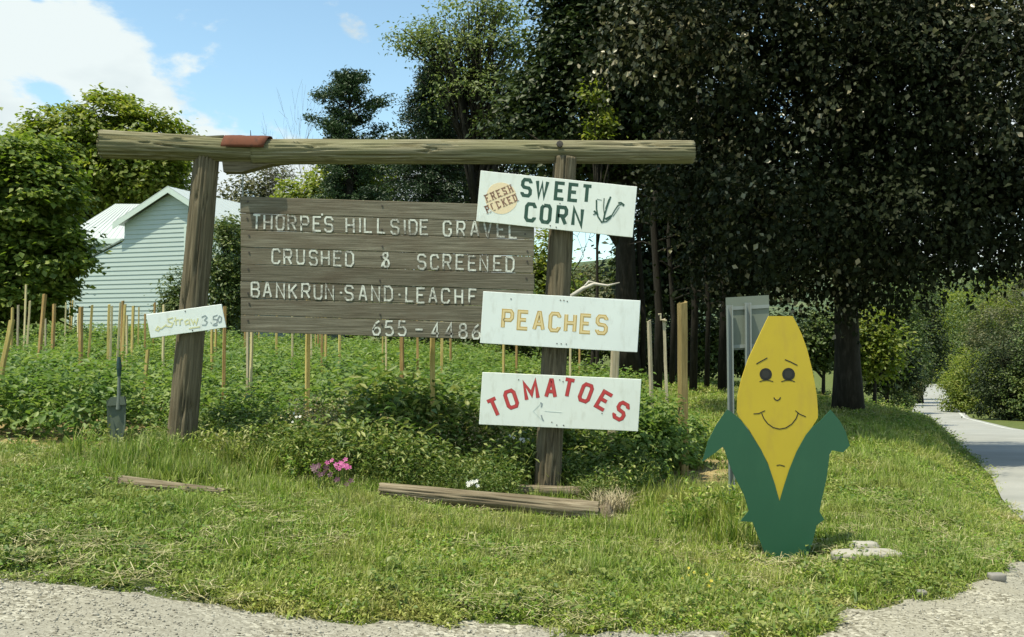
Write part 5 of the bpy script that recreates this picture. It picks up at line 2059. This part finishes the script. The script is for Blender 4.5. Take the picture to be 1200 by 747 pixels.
# --- roadside trees
RT = [
    (1040, 375, 55, 34, 60, 'far', 'mid green roadside tree on the left verge nearest the maple', 330, .5),
    (1078, 385, 120, 26, 46, 'dark', 'dark tree on the left verge where the road narrows', 300, .9),
    (1062, 440, 62, 16, 22, 'olive', 'brownish low bush on the left verge beside the far road', 160, .34),
    (1048, 462, 42, 18, 18, 'far', 'small green bush on the left verge bank', 150, .26),
    (1095, 390, 330, 34, 55, 'far', 'hazy green tree closing the far end of the road', 330, 2.0),
    (1125, 385, 240, 30, 50, 'yellowgreen', 'yellowish far tree right of the road end', 300, 1.6),
    (1080, 360, 300, 30, 50, 'far', 'tall far tree above the left side of the road end', 300, 1.8),
    (1150, 380, 150, 36, 60, 'far', 'tall green tree right of the road in the middle distance', 360, 1.0),
    (1138, 445, 88, 30, 36, 'yellowgreen', 'round yellow green bush at the right side of the far road', 420, .5),
    (1180, 430, 72, 34, 62, 'dark', 'dark tall shrub right of the road near the picture edge', 420, .5),
    (1185, 385, 95, 44, 50, 'olive', 'olive tree with bare grey stems near the right picture edge', 420, .6),
    (1225, 420, 70, 40, 80, 'far', 'green tree leaning over the road at the right picture edge', 420, .5),
    (1205, 350, 110, 46, 40, 'yellowgreen', 'bright yellow green treetop at the right picture edge', 330, .7),
    (1056, 418, 84, 22, 28, 'far', 'leaning green tree on the left verge shading the near part of the far road', 260, .6),  # added with the next overhanging trees to cast shade bands on the road
    (1067, 420, 108, 18, 24, 'dark', 'dark green tree overhanging the left verge, middle of three along the far road', 240, .7),
    (1076, 422, 140, 16, 22, 'far', 'small tree overhanging the left verge where the far road starts to climb', 220, .8),
    (1105, 340, 380, 60, 60, 'far', 'wide far wood edge above the road', 330, 2.4),
    (1170, 330, 260, 60, 60, 'far', 'far tree mass behind the olive tree', 330, 1.7),
]
for i, (px, py, Y, rx, rz, mt, lab, nn, cl) in enumerate(RT):
    c = P(px, py, Y)
    k = Y / F
    b = G(px, Y)
    bl_ = [(c.x, c.y, c.z, rx * k, rx * k, rz * k), (c.x - rx * k * .6, c.y, c.z - rz * k * .5, rx * k * .6, rx * k * .6, rz * k * .6), (c.x + rx * k * .6, c.y, c.z - rz * k * .45, rx * k * .6, rx * k * .6, rz * k * .6),
           (c.x + rx * k * .1, c.y - rx * k * .3, max(c.z - rz * k * .8, b.z + rz * k * .3), rx * k * .9, rx * k * .8, rz * k * .5)]
    tree('roadside_tree' if 'bush' not in lab and 'shrub' not in lab else 'roadside_bush', lab, b, 1, .003 * Y + .05, bl_, int(nn * 1.5), 22, cl * .7, cl * .42, mt, 'bark_grey' if mt == 'olive' else 'bark', seed=100 + i, limbs=10,
         cat='bush' if ('bush' in lab or 'shrub' in lab) else 'tree')
m = MB()
b = G(1064, 60)
m.tube([b - Vector((0, 0, .2)), b + Vector((0, 0, 1.0))], .09, 8)
o = m.build('marker_post', M['orange_marker'], None, b)
tag(o, 'small orange marker at the left verge of the far road', 'marker')


# ------------------------------------------------------------------ instanced ground cover
def scatter(name, protos, pts, rot, scl, idx, label, mat, kind='stuff'):
    """one object whose geometry nodes set prototypes on points"""
    me = bpy.data.meshes.new(name)
    me.vertices.add(len(pts))
    me.vertices.foreach_set('co', np.asarray(pts, np.float32).ravel())
    at = me.attributes.new('rot', 'FLOAT_VECTOR', 'POINT')
    at.data.foreach_set('vector', np.asarray(rot, np.float32).ravel())
    at = me.attributes.new('scl', 'FLOAT_VECTOR', 'POINT')
    at.data.foreach_set('vector', np.asarray(scl, np.float32).ravel())
    at = me.attributes.new('idx', 'INT', 'POINT')
    at.data.foreach_set('value', np.asarray(idx, np.int32))
    o = link(name, me, None)
    tag(o, label, None, None, kind)
    ng = bpy.data.node_groups.new(name + '_nodes', 'GeometryNodeTree')
    ng.interface.new_socket('Geometry', in_out='INPUT', socket_type='NodeSocketGeometry')
    ng.interface.new_socket('Geometry', in_out='OUTPUT', socket_type='NodeSocketGeometry')
    gi = ng.nodes.new('NodeGroupInput')
    go = ng.nodes.new('NodeGroupOutput')
    jn = ng.nodes.new('GeometryNodeJoinGeometry')

    def attr(nm, tp):
        a = ng.nodes.new('GeometryNodeInputNamedAttribute')
        a.data_type = tp
        a.inputs['Name'].default_value = nm
        return [s for s in a.outputs if s.enabled][0]

    ar, as_, ai = attr('rot', 'FLOAT_VECTOR'), attr('scl', 'FLOAT_VECTOR'), attr('idx', 'INT')
    for k, pm in enumerate(protos):
        po = bpy.data.objects.new(name + '_piece', pm)     # not linked to the scene
        if mat is not None and not pm.materials:
            pm.materials.append(mat)
        oi = ng.nodes.new('GeometryNodeObjectInfo')
        oi.inputs['Object'].default_value = po
        oi.inputs['As Instance'].default_value = True
        ip = ng.nodes.new('GeometryNodeInstanceOnPoints')
        cmp = ng.nodes.new('FunctionNodeCompare')
        cmp.data_type = 'INT'
        cmp.operation = 'EQUAL'
        ints = [s for s in cmp.inputs if s.enabled]
        ng.links.new(ai, ints[0])
        ints[1].default_value = k
        ng.links.new(gi.outputs[0], ip.inputs['Points'])
        ng.links.new(cmp.outputs[0], ip.inputs['Selection'])
        ng.links.new(oi.outputs['Geometry'], ip.inputs['Instance'])
        e2r = ng.nodes.new('FunctionNodeEulerToRotation')
        ng.links.new(ar, e2r.inputs[0])
        ng.links.new(e2r.outputs[0], ip.inputs['Rotation'])
        ng.links.new(as_, ip.inputs['Scale'])
        ng.links.new(ip.outputs[0], jn.inputs[0])
    ng.links.new(jn.outputs[0], go.inputs[0])
    md = o.modifiers.new('scatter', 'NODES')
    md.node_group = ng
    return o


def tuft(seed, n=26, r=.05, h=.085, w=.0042, bend=.6):
    rg = np.random.default_rng(seed)
    V, Fc = [], []
    for i in range(n):
        a = rg.uniform(0, 2 * math.pi)
        rr = r * math.sqrt(rg.random())
        p = np.array([math.cos(a) * rr, math.sin(a) * rr, -.01])
        da = rg.uniform(0, 2 * math.pi)
        d = np.array([math.cos(da), math.sin(da), 0])
        s = np.array([-d[1], d[0], 0]) * w * rg.uniform(.6, 1.3)
        hh = h * rg.uniform(.45, 1.25)
        bd = bend * rg.uniform(.1, 1.3) * hh
        m1 = p + np.array([0, 0, hh * .55]) + d * bd * .3
        tp = p + np.array([0, 0, hh * (1 - .25 * bd / hh)]) + d * bd
        k = len(V)
        V += [p - s, p + s, m1 + s * .8, m1 - s * .8, tp]
        Fc += [(k, k + 1, k + 2), (k, k + 2, k + 3), (k + 3, k + 2, k + 4)]
    return np_mesh('tuft', V, Fc)


def leafy(seed, n=24, r=.055, sz=.019, h=.05):
    """clover-like low weed"""
    rg = np.random.default_rng(seed)
    C = np.column_stack([rg.normal(size=n) * r * .6, rg.normal(size=n) * r * .6, rg.uniform(.01, h, n)])
    V, Fc = leaf_mesh(C, sz, .7, .55, rg)
    return np_mesh('leafy', V, Fc)


def grass():
    rg = np.random.default_rng(5)
    n = 120000
    # denser near the camera
    Y = 4.6 * (30 / 4.6) ** (rg.random(n) ** 1.05)
    pxr = rg.uniform(-260, 1420, n)
    X = (pxr - 600) / F * Y
    d = edge_at(X, Y)
    gard = in_garden(X, Y + .12)
    rx = np.interp(Y, RL[:, 0], RL[:, 1])
    onroad = (X > rx + .1 - .3 * rg.random(n)) & (X < rx + RW + .3)
    house_ = (Y > 27) & (X < 0)
    sparse = rg.random(n) < np.clip(d / .35 + .22, 0, 1)
    bare = vnoise(np.stack([X * 1.1, Y * 1.1, X * 0], 1), 77) * .6 + vnoise(np.stack([X * 4, Y * 4, X * 0], 1), 78) * .4
    okb = (bare > .40) | (rg.random(n) < .28)
    strawy = (Y > garden_front(X) - .75) & (X > .75) & (X < 3.2) & (Y < 11.4)
    ok = ((d > -.03) | ((d > -.35) & (rg.random(n) < .04))) & sparse & ~((X < -3.5) & (Y > garden_front(X) - .42) & (rg.random(n) < .8)) & ~gard & ~onroad & ~house_ & okb & ~(strawy & (rg.random(n) < .93))
    # stray tufts on the gravel
    X, Y, d = X[ok], Y[ok], d[ok]
    n = len(X)
    Z = gz(X, Y)
    h = np.full(n, 1.0)
    h *= np.interp(d, [0, .3, .9, 2], [.35, .65, .9, 1.0]) * np.where((np.abs(X - 2.05) < .4) & (np.abs(Y - 6.8) < .28), .55, 1)
    h *= .45 + .55 * vnoise(np.stack([X * .9, Y * .9, X * 0], 1), 41) + .75 * vnoise(np.stack([X * 4.5, Y * 4.5, X * 0], 1), 42) ** 2
    # taller by the posts and garden edge
    gf = np.abs(Y - garden_front(X))
    tall = np.exp(-(gf / .3) ** 2) * (X < 1.8)
    lp = np.exp(-(((X + 2.95) / 1.0) ** 2 + ((Y - 8.3) / .55) ** 2))
    rp = np.exp(-(((X - 1.0) / .9) ** 2 + ((Y - 9.2) / .5) ** 2)) * .8
    sgn = np.exp(-(((X - 1.9) / .35) ** 2 + ((Y - 8.0) / .7) ** 2)) * .7
    h *= 1 + .95 * np.maximum.reduce([tall, lp, rp, sgn])
    h *= np.where(Y > 9.5, 1.25, 1)
    # trodden short beside the log
    lg = (X > -1.25) & (X < .95) & (np.abs(Y - 7.95) < .22)
    lg |= (X > -3.15) & (X < -2.1) & (np.abs(Y - 7.25) < .18)
    h = np.where(lg, h * .45, h)
    h = h * np.interp(np.interp(Y, RL[:, 0], RL[:, 1]) - X, [0, .9], [.5, 1])
    h = np.clip(h, .3, 2.6) * rg.uniform(.8, 1.2, n)
    wd = np.interp(Y, [5, 9, 15, 30], [1.0, 1.15, 1.7, 3.0])
    scl = np.column_stack([wd, wd, h])
    rot = np.column_stack([rg.normal(size=n) * .12, rg.normal(size=n) * .12, rg.uniform(0, 6.28, n)])
    idx = rg.integers(0, 7, n)
    low = rg.random(n) < .2
    idx = np.where(low & (h < 1.5), rg.integers(7, 10, n), idx)
    lowm = idx >= 7
    scl[lowm] = (wd[lowm] * rg.uniform(.8, 1.5, lowm.sum()))[:, None]
    protos = [tuft(200 + k, 26, .055, .085, .0036, .75) for k in range(2)] + [tuft(230 + k, 15, .06, .095, .0068, 1.1) for k in range(3)] + [tuft(210 + k, 18, .05, .12, .003, .5) for k in range(2)] + [leafy(220 + k) for k in range(3)]
    scatter('lawn_grass', protos, np.column_stack([X, Y, Z]), rot, scl, idx, 'rough green lawn grass with clover and dry patches', M['grass'])
    # broad leaved weeds in the turf
    n = 3800
    Y = 4.9 * (14 / 4.9) ** rg.random(n)
    X = (rg.uniform(-200, 1350, n) - 600) / F * Y
    cl = vnoise(np.stack([X * 1.7, Y * 1.7, X * 0], 1), 95)
    rx = np.interp(Y, RL[:, 0], RL[:, 1])
    ok = (edge_at(X, Y) > .05) & ~in_garden(X, Y + .1) & (cl > .46) & (X < rx - .2)
    X, Y = X[ok], Y[ok]
    n = len(X)
    sc_ = rg.uniform(.55, 1.35, n)
    scatter('lawn_weeds', [tuft(800 + k, 10, .02, .11, .0085, 1.3) for k in range(3)] + [leafy(810, 26, .05, .03, .09), leafy(811, 20, .045, .036, .12)], np.column_stack([X, Y, gz(X, Y)]),
            np.column_stack([X * 0, X * 0, rg.uniform(0, 6.28, n)]), np.column_stack([sc_, sc_, sc_]), rg.integers(0, 5, n), 'broad leaved weeds and plantain growing through the lawn', L['weed'])
    # dry clippings lying flat
    n = 1900
    Y = 4.8 * (11 / 4.8) ** rg.random(n)
    X = (rg.uniform(-150, 1300, n) - 600) / F * Y
    pn = vnoise(np.stack([X * 1.3, Y * 1.3, X * 0], 1), 91)
    ok = (edge_at(X, Y) > .0) & ~in_garden(X, Y) & (pn > .5)
    X, Y = X[ok], Y[ok]
    n = len(X)

    def clip(seed):
        r2 = np.random.default_rng(seed)
        V, Fc = [], []
        for i in range(14):
            c = np.array([r2.normal() * .05, r2.normal() * .05, r2.uniform(.012, .05)])
            a = r2.uniform(0, 6.28)
            d = np.array([math.cos(a), math.sin(a), r2.normal() * .2]) * r2.uniform(.02, .055)
            s = np.array([-math.sin(a), math.cos(a), 0]) * .0015
            k = len(V)
            V += [c - d - s, c - d + s, c + d + s, c + d - s]
            Fc += [(k, k + 1, k + 2, k + 3)]
        return np_mesh('clipping', V, Fc)
    mt, nt, bs = mat_new('dry_clippings')
    geo = nt.nodes.new('ShaderNodeNewGeometry')
    nt.links.new(ramp(nt, geo.outputs['Random Per Island'], [(0, (.20, .18, .08)), (.6, (.34, .31, .15)), (1, (.46, .42, .25))]), bs.inputs['Base Color'])
    bs.inputs['Roughness'].default_value = .8
    scatter('dry_grass_clippings', [clip(300 + k) for k in range(4)], np.column_stack([X, Y, gz(X, Y) + .02]), np.column_stack([X * 0, X * 0, rg.uniform(0, 6.28, n)]), np.ones((n, 3)) * rg.uniform(.8, 1.5, n)[:, None],
            rg.integers(0, 4, n), 'pale dry clippings strewn over the lawn', mt)


grass()


def pebbles():
    rg = np.random.default_rng(6)
    n = 60000
    Y = 3.6 * (8 / 3.2) ** rg.random(n)
    X = (rg.uniform(-200, 1400, n) - 600) / F * Y
    d = edge_at(X, Y)
    ok = (d < .12) & (rg.random(n) < np.interp(-d, [-.1, .1, .5, 2], [.3, .9, .8, .6]) * (.35 + vnoise(np.stack([X * 1.5, Y * 3, X * 0], 1), 66)))
    X, Y = X[ok], Y[ok]
    n = len(X)
    protos = []
    for k in range(5):
        r2 = np.random.default_rng(400 + k)
        a = np.array([(0, 0, 1), (1, 0, 0), (0, 1, 0), (-1, 0, 0), (0, -1, 0), (0, 0, -1), (.7, .7, .3), (-.7, .7, .3), (-.7, -.7, .3), (.7, -.7, .3)], float)
        a = a * r2.uniform(.7, 1.2, (10, 1)) * np.array([1, .8, .55])
        f = [(0, 1, 6), (0, 6, 2), (0, 2, 7), (0, 7, 3), (0, 3, 8), (0, 8, 4), (0, 4, 9), (0, 9, 1), (5, 6, 1), (5, 2, 6), (5, 7, 2), (5, 3, 7), (5, 8, 3), (5, 4, 8), (5, 9, 4), (5, 1, 9)]
        protos.append(np_mesh('pebble', a, f))
    mt, nt, bs = mat_new('pebble_stone')
    oi = nt.nodes.new('ShaderNodeObjectInfo').outputs['Random']
    nt.links.new(ramp(nt, oi, [(0, (.16, .145, .11)), (.5, (.28, .265, .215)), (1, (.46, .44, .37))]), bs.inputs['Base Color'])
    bs.inputs['Roughness'].default_value = .85
    s = np.exp(rg.normal(size=n) * .5) * .0040
    scatter('gravel_pebbles', protos, np.column_stack([X, Y, gz(X, Y) + .012]), np.column_stack([rg.normal(size=n) * .2, rg.normal(size=n) * .2, rg.uniform(0, 6.28, n)]), np.ones((n, 3)) * s[:, None],
            rg.integers(0, 5, n), 'loose pebbles scattered along the gravel edge', mt)


pebbles()


def crop_plant(seed, n=450, h=.70, r=.31, leaf=.070):
    rg = np.random.default_rng(seed)
    nc = 30
    c = rg.normal(size=(nc, 3))
    c /= np.linalg.norm(c, axis=1)[:, None]
    c[:, 2] = np.abs(c[:, 2]) * 1.0
    C = c * np.array([r, r, h * .8]) * rg.uniform(.55, 1.05, (nc, 1)) + np.array([0, 0, h * .12])
    per = n // nc
    pts = (C[:, None, :] + rg.normal(size=(nc, per, 3)) * np.array([.065, .065, .045])).reshape(-1, 3)
    out = np.repeat(c, per, 0)
    V, Fc = leaf_mesh(pts, leaf, .5, .35, rg, out, .4)
    return np_mesh('crop_plant', V, Fc)


def crops():
    rg = np.random.default_rng(8)
    pts = []
    row_y = 10.0
    rows = []
    while row_y < 28.7:
        rows.append(row_y)
        row_y += .95 if row_y < 15 else 1.15
    for j, ry in enumerate(rows):
        x = -15.5
        while x < 3:
            y = ry + rg.normal() * .08 + (np.interp(x, [-14, -3, 1, 2], [-.25, -.3, .0, .4]))
            if x < float(garden_right(y)) - .2 and rg.random() > .04:
                pts.append((x, y))
            x += rg.uniform(.26, .42) if ry < 16 else rg.uniform(.36, .55)
    Pn = np.array(pts)
    n = len(Pn)
    Z = gz(Pn[:, 0], Pn[:, 1])
    s = rg.uniform(.82, 1.18, n) * (.85 + .35 * vnoise(np.stack([Pn[:, 0] * .6, Pn[:, 1] * .6, Z * 0], 1), 55))
    scatter('vegetable_rows', [crop_plant(500 + k) for k in range(6)], np.column_stack([Pn, Z]), np.column_stack([rg.normal(size=n) * .06, rg.normal(size=n) * .06, rg.uniform(0, 6.28, n)]),
            np.column_stack([s * 1.1, s * 1.1, s]), rg.integers(0, 6, n), 'dense green leafy vegetable rows filling the garden plot', L['crop'])
    # one bushy plant ending the row at the right
    for (px, Y, sc, lab) in ((768, 10.2, 1.25, 'large bushy vegetable plant at the right end of the row, right of the TOMATOES board'), (742, 10.4, 1.1, 'bushy vegetable plant partly hidden by the TOMATOES board, left of the largest one'),
                             (805, 10.9, .8, 'smaller leafy plant around the foot of the thick yellowish post')):
        b = G(px, Y)
        k = sc
        e = empty('vegetable_plant', b, lab, 'plant')
        rgp = np.random.default_rng(int(px))
        C = crown_points([(b.x, b.y, b.z + .38 * k, .34 * k, .34 * k, .36 * k), (b.x - .1, b.y - .1, b.z + .25 * k, .38 * k, .3 * k, .26 * k)], 150, 16, .065, rgp, .8)
        V, Fc = leaf_mesh(C[1], .07, .5, .35, rgp, C[2], .4)
        link('foliage', np_mesh('foliage', V - np.array(b), Fc), L['crop'], e)
        mb = MB()
        for i in range(9):
            t = C[0][i * 7]
            mb.tube([b, b.lerp(Vector(t), .5) + Vector((0, 0, .05)), Vector(t)], [.012, .009, .004], 5)
        mb.build('stems', L['weed'], e)


crops()


def weeds():
    rg = np.random.default_rng(9)

    def stalk_plant(seed, h, nst, seedhead):
        r2 = np.random.default_rng(seed)
        Vs, Fs = [], []
        k0 = 0
        for i in range(nst):
            a = r2.uniform(0, 6.28)
            b0 = np.array([r2.normal() * .06, r2.normal() * .06, 0])
            tp = b0 + np.array([math.cos(a) * h * .3, math.sin(a) * h * .3, h * r2.uniform(.7, 1.1)])
            t = np.linspace(.1, 1, 12 if not seedhead else 26)
            C = b0 + (tp - b0) * t[:, None] + r2.normal(size=(len(t), 3)) * .02
            if seedhead:
                C = C[12:] + r2.normal(size=(len(t) - 12, 3)) * .012
                V, Fc = leaf_mesh(C, .018, .8, .2, r2)
            else:
                V, Fc = leaf_mesh(C, .055, .38, .35, r2)
            Vs.append(V)
            Fs.append(Fc + k0)
            k0 += len(V)
            s = np.array([.0018, .0012, 0])
            Vs.append(np.array([b0 - s, b0 + s, tp]))
            Fs.append(np.array([[0, 1, 2]]) + k0)
            k0 += 3
        return np_mesh('weed', np.concatenate(Vs), np.concatenate(Fs))

    # in front of the crop, between the posts
    n = 2500
    X = rg.uniform(-3.5, 1.35, n)
    Y = garden_front(X) - rg.uniform(-.35, 1.45, n) * np.interp(X, [-3.5, -2.4, -1.7, .2, 1.35], [.35, .5, .9, 1, .7])
    Z = gz(X, Y)
    hs = rg.uniform(.6, 1.15, n) * np.interp(X, [-3.5, -2.3, -1.4, .2, 1.3], [.65, .8, 1.4, 1.35, .9]) * np.where((np.abs(X - .33) < .3) & (Y < 9.05), .35, 1) * (.6 + .8 * vnoise(np.stack([X * 2.2, Y * 2.2, X * 0], 1), 58)) * np.interp(garden_front(X) - Y, [-.3, .2, .8, 1.4], [1.15, 1.05, .8, .5])
    scatter('flower_bed_weeds', [stalk_plant(600 + k, .42, 9, False) for k in range(5)] + [tuft(620, 40, .07, .36, .005, .5), tuft(621, 34, .07, .42, .004, .6)], np.column_stack([X, Y, Z]),
            np.column_stack([rg.normal(size=n) * .1, rg.normal(size=n) * .1, rg.uniform(0, 6.28, n)]), np.column_stack([hs, hs, hs]), rg.integers(0, 7, n),
            'tangled weeds and flower foliage between the two log posts', L['weed'])
    n = 130
    X = rg.uniform(-2.1, .2, n)
    Y = garden_front(X) - rg.uniform(-.2, .55, n)
    hs = rg.uniform(.8, 1.25, n)
    scatter('brown_seed_heads', [stalk_plant(640 + k, .55, 6, True) for k in range(4)], np.column_stack([X, Y, gz(X, Y)]), np.column_stack([rg.normal(size=n) * .1, rg.normal(size=n) * .1, rg.uniform(0, 6.28, n)]),
            np.column_stack([hs, hs, hs]), rg.integers(0, 4, n), 'brownish seed heads over the weeds below the plank board', L['seed'])
    # tall weeds round the left post, spade and behind the corn figure
    n = 260
    X = np.concatenate([rg.normal(size=140) * .55 - 2.6, rg.normal(size=60) * .35 + .75, rg.normal(size=60) * .22 + 1.75])
    Y = np.concatenate([rg.normal(size=140) * .2 + 8.55, rg.normal(size=60) * .25 + 9.1, rg.normal(size=60) * .35 + 7.9])
    hs = rg.uniform(.5, 1.0, n)
    scatter('tall_verge_grass', [tuft(660 + k, 36, .08, .34, .005, .6) for k in range(3)] + [stalk_plant(670, .34, 7, False)], np.column_stack([X, Y, gz(X, Y)]), np.column_stack([X * 0, X * 0, rg.uniform(0, 6.28, n)]),
            np.column_stack([hs, hs, hs]), rg.integers(0, 4, n), 'tall uncut grass round the feet of the posts', M['grass'])


weeds()

M['pink'] = leafmat('petal_pink', [(.36, .05, .20), (.50, .09, .30), (.60, .16, .38)], .3)
M['white_petal'] = leafmat('petal_white', [(.7, .7, .68), (.8, .8, .78), (.85, .83, .8)], .3)
M['yellow_petal'] = leafmat('petal_yellow', [(.7, .55, .03), (.75, .6, .06), (.8, .65, .1)], .3)
M['plum'] = leafmat('petal_plum', [(.05, .015, .03), (.09, .03, .06), (.13, .05, .08)], .2)


def flowers(name, label, px, py, Y, n, spread, petal, mat, h):
    rg = np.random.default_rng(int(px * 3 + py))
    c = P(px, py, Y)
    b = Vector((c.x, c.y, g1(c.x, c.y)))
    e = empty(name, b, label, 'flowers')
    mbs = MB()
    for i in range(n):
        p = np.array(c) + rg.normal(size=3) * np.array([spread, spread, spread * .6])
        nrm = np.array([rg.normal() * .35, -.8, .6])
        nrm /= np.linalg.norm(nrm)
        t1 = np.cross(nrm, [0, 0, 1])
        t1 /= np.linalg.norm(t1)
        t2 = np.cross(nrm, t1)
        V, Fc = [p], []
        m_ = 5
        for k in range(m_):
            a = 2 * math.pi * k / m_
            for da, r_ in ((-.45, .75), (0, 1.0), (.45, .75)):
                V.append(p + (t1 * math.cos(a + da) + t2 * math.sin(a + da)) * petal * r_ + nrm * petal * .25)
            Fc += [(0, 1 + 3 * k, 2 + 3 * k), (0, 2 + 3 * k, 3 + 3 * k)]
        link('blossom', np_mesh('blossom', np.array(V) - np.array(b), Fc), mat, e)
        mbs.tube([b + Vector((rg.normal() * .02, rg.normal() * .02, 0)), Vector(p)], [.004, .002], 4)
    C = np.array(b) + np.abs(rg.normal(size=(60, 3))) * np.array([.0, .0, h * .35]) + rg.normal(size=(60, 3)) * np.array([spread * 1.2, spread, .01])
    V, Fc = leaf_mesh(C, .05, .4, .4, rg)
    link('foliage', np_mesh('foliage', V - np.array(b), Fc), L['weed'], e)
    mbs.build('stems', L['weed'], e)


flowers('pink_flowers', 'bright pink garden flowers in the grass below the plank board', 403, 545, 8.0, 14, .055, .024, M['pink'], .2)
flowers('plum_flowers', 'dark plum coloured flowers left of the bright pink ones', 376, 552, 7.95, 9, .06, .03, M['plum'], .16)
flowers('plum_flowers', 'dark plum foliage just below the pink flowers', 400, 562, 7.8, 4, .05, .026, M['plum'], .12)
flowers('white_flowers', 'small white flowers behind the long log, left of the right post', 556, 566, 8.15, 8, .028, .02, M['white_petal'], .18)
flowers('white_flowers', 'white flowers in the weeds just under the TOMATOES board', 606, 512, 9.1, 7, .04, .018, M['white_petal'], .4)
flowers('white_flowers', 'white flowers in the weeds at the left below the board', 349, 490, 9.0, 4, .05, .016, M['white_petal'], .4)
flowers('yellow_flowers', 'small yellow flowers in the grass at the lower left of the corn figure', 838, 684, 5.95, 7, .07, .012, M['yellow_petal'], .08)
flowers('yellow_flowers', 'tiny yellow flowers left of the other yellow ones at the bottom', 812, 674, 6.05, 4, .05, .010, M['yellow_petal'], .08)


def drygrass_heap():
    b = G(714, 8.3)
    me = tuft(777, 420, .19, .24, .0035, 1.0)
    o = link('dry_grass_heap', me, None, None, b + Vector((0, 0, .03)))
    mt, nt, bs = mat_new('straw_blades')
    geo = nt.nodes.new('ShaderNodeNewGeometry')
    nt.links.new(ramp(nt, geo.outputs['Random Per Island'], [(0, (.22, .18, .10)), (1, (.50, .44, .28))]), bs.inputs['Base Color'])
    bs.inputs['Roughness'].default_value = .8
    me.materials.append(mt)
    tag(o, 'clump of dry pale grass at the right end of the long log', None, None, 'stuff')


drygrass_heap()
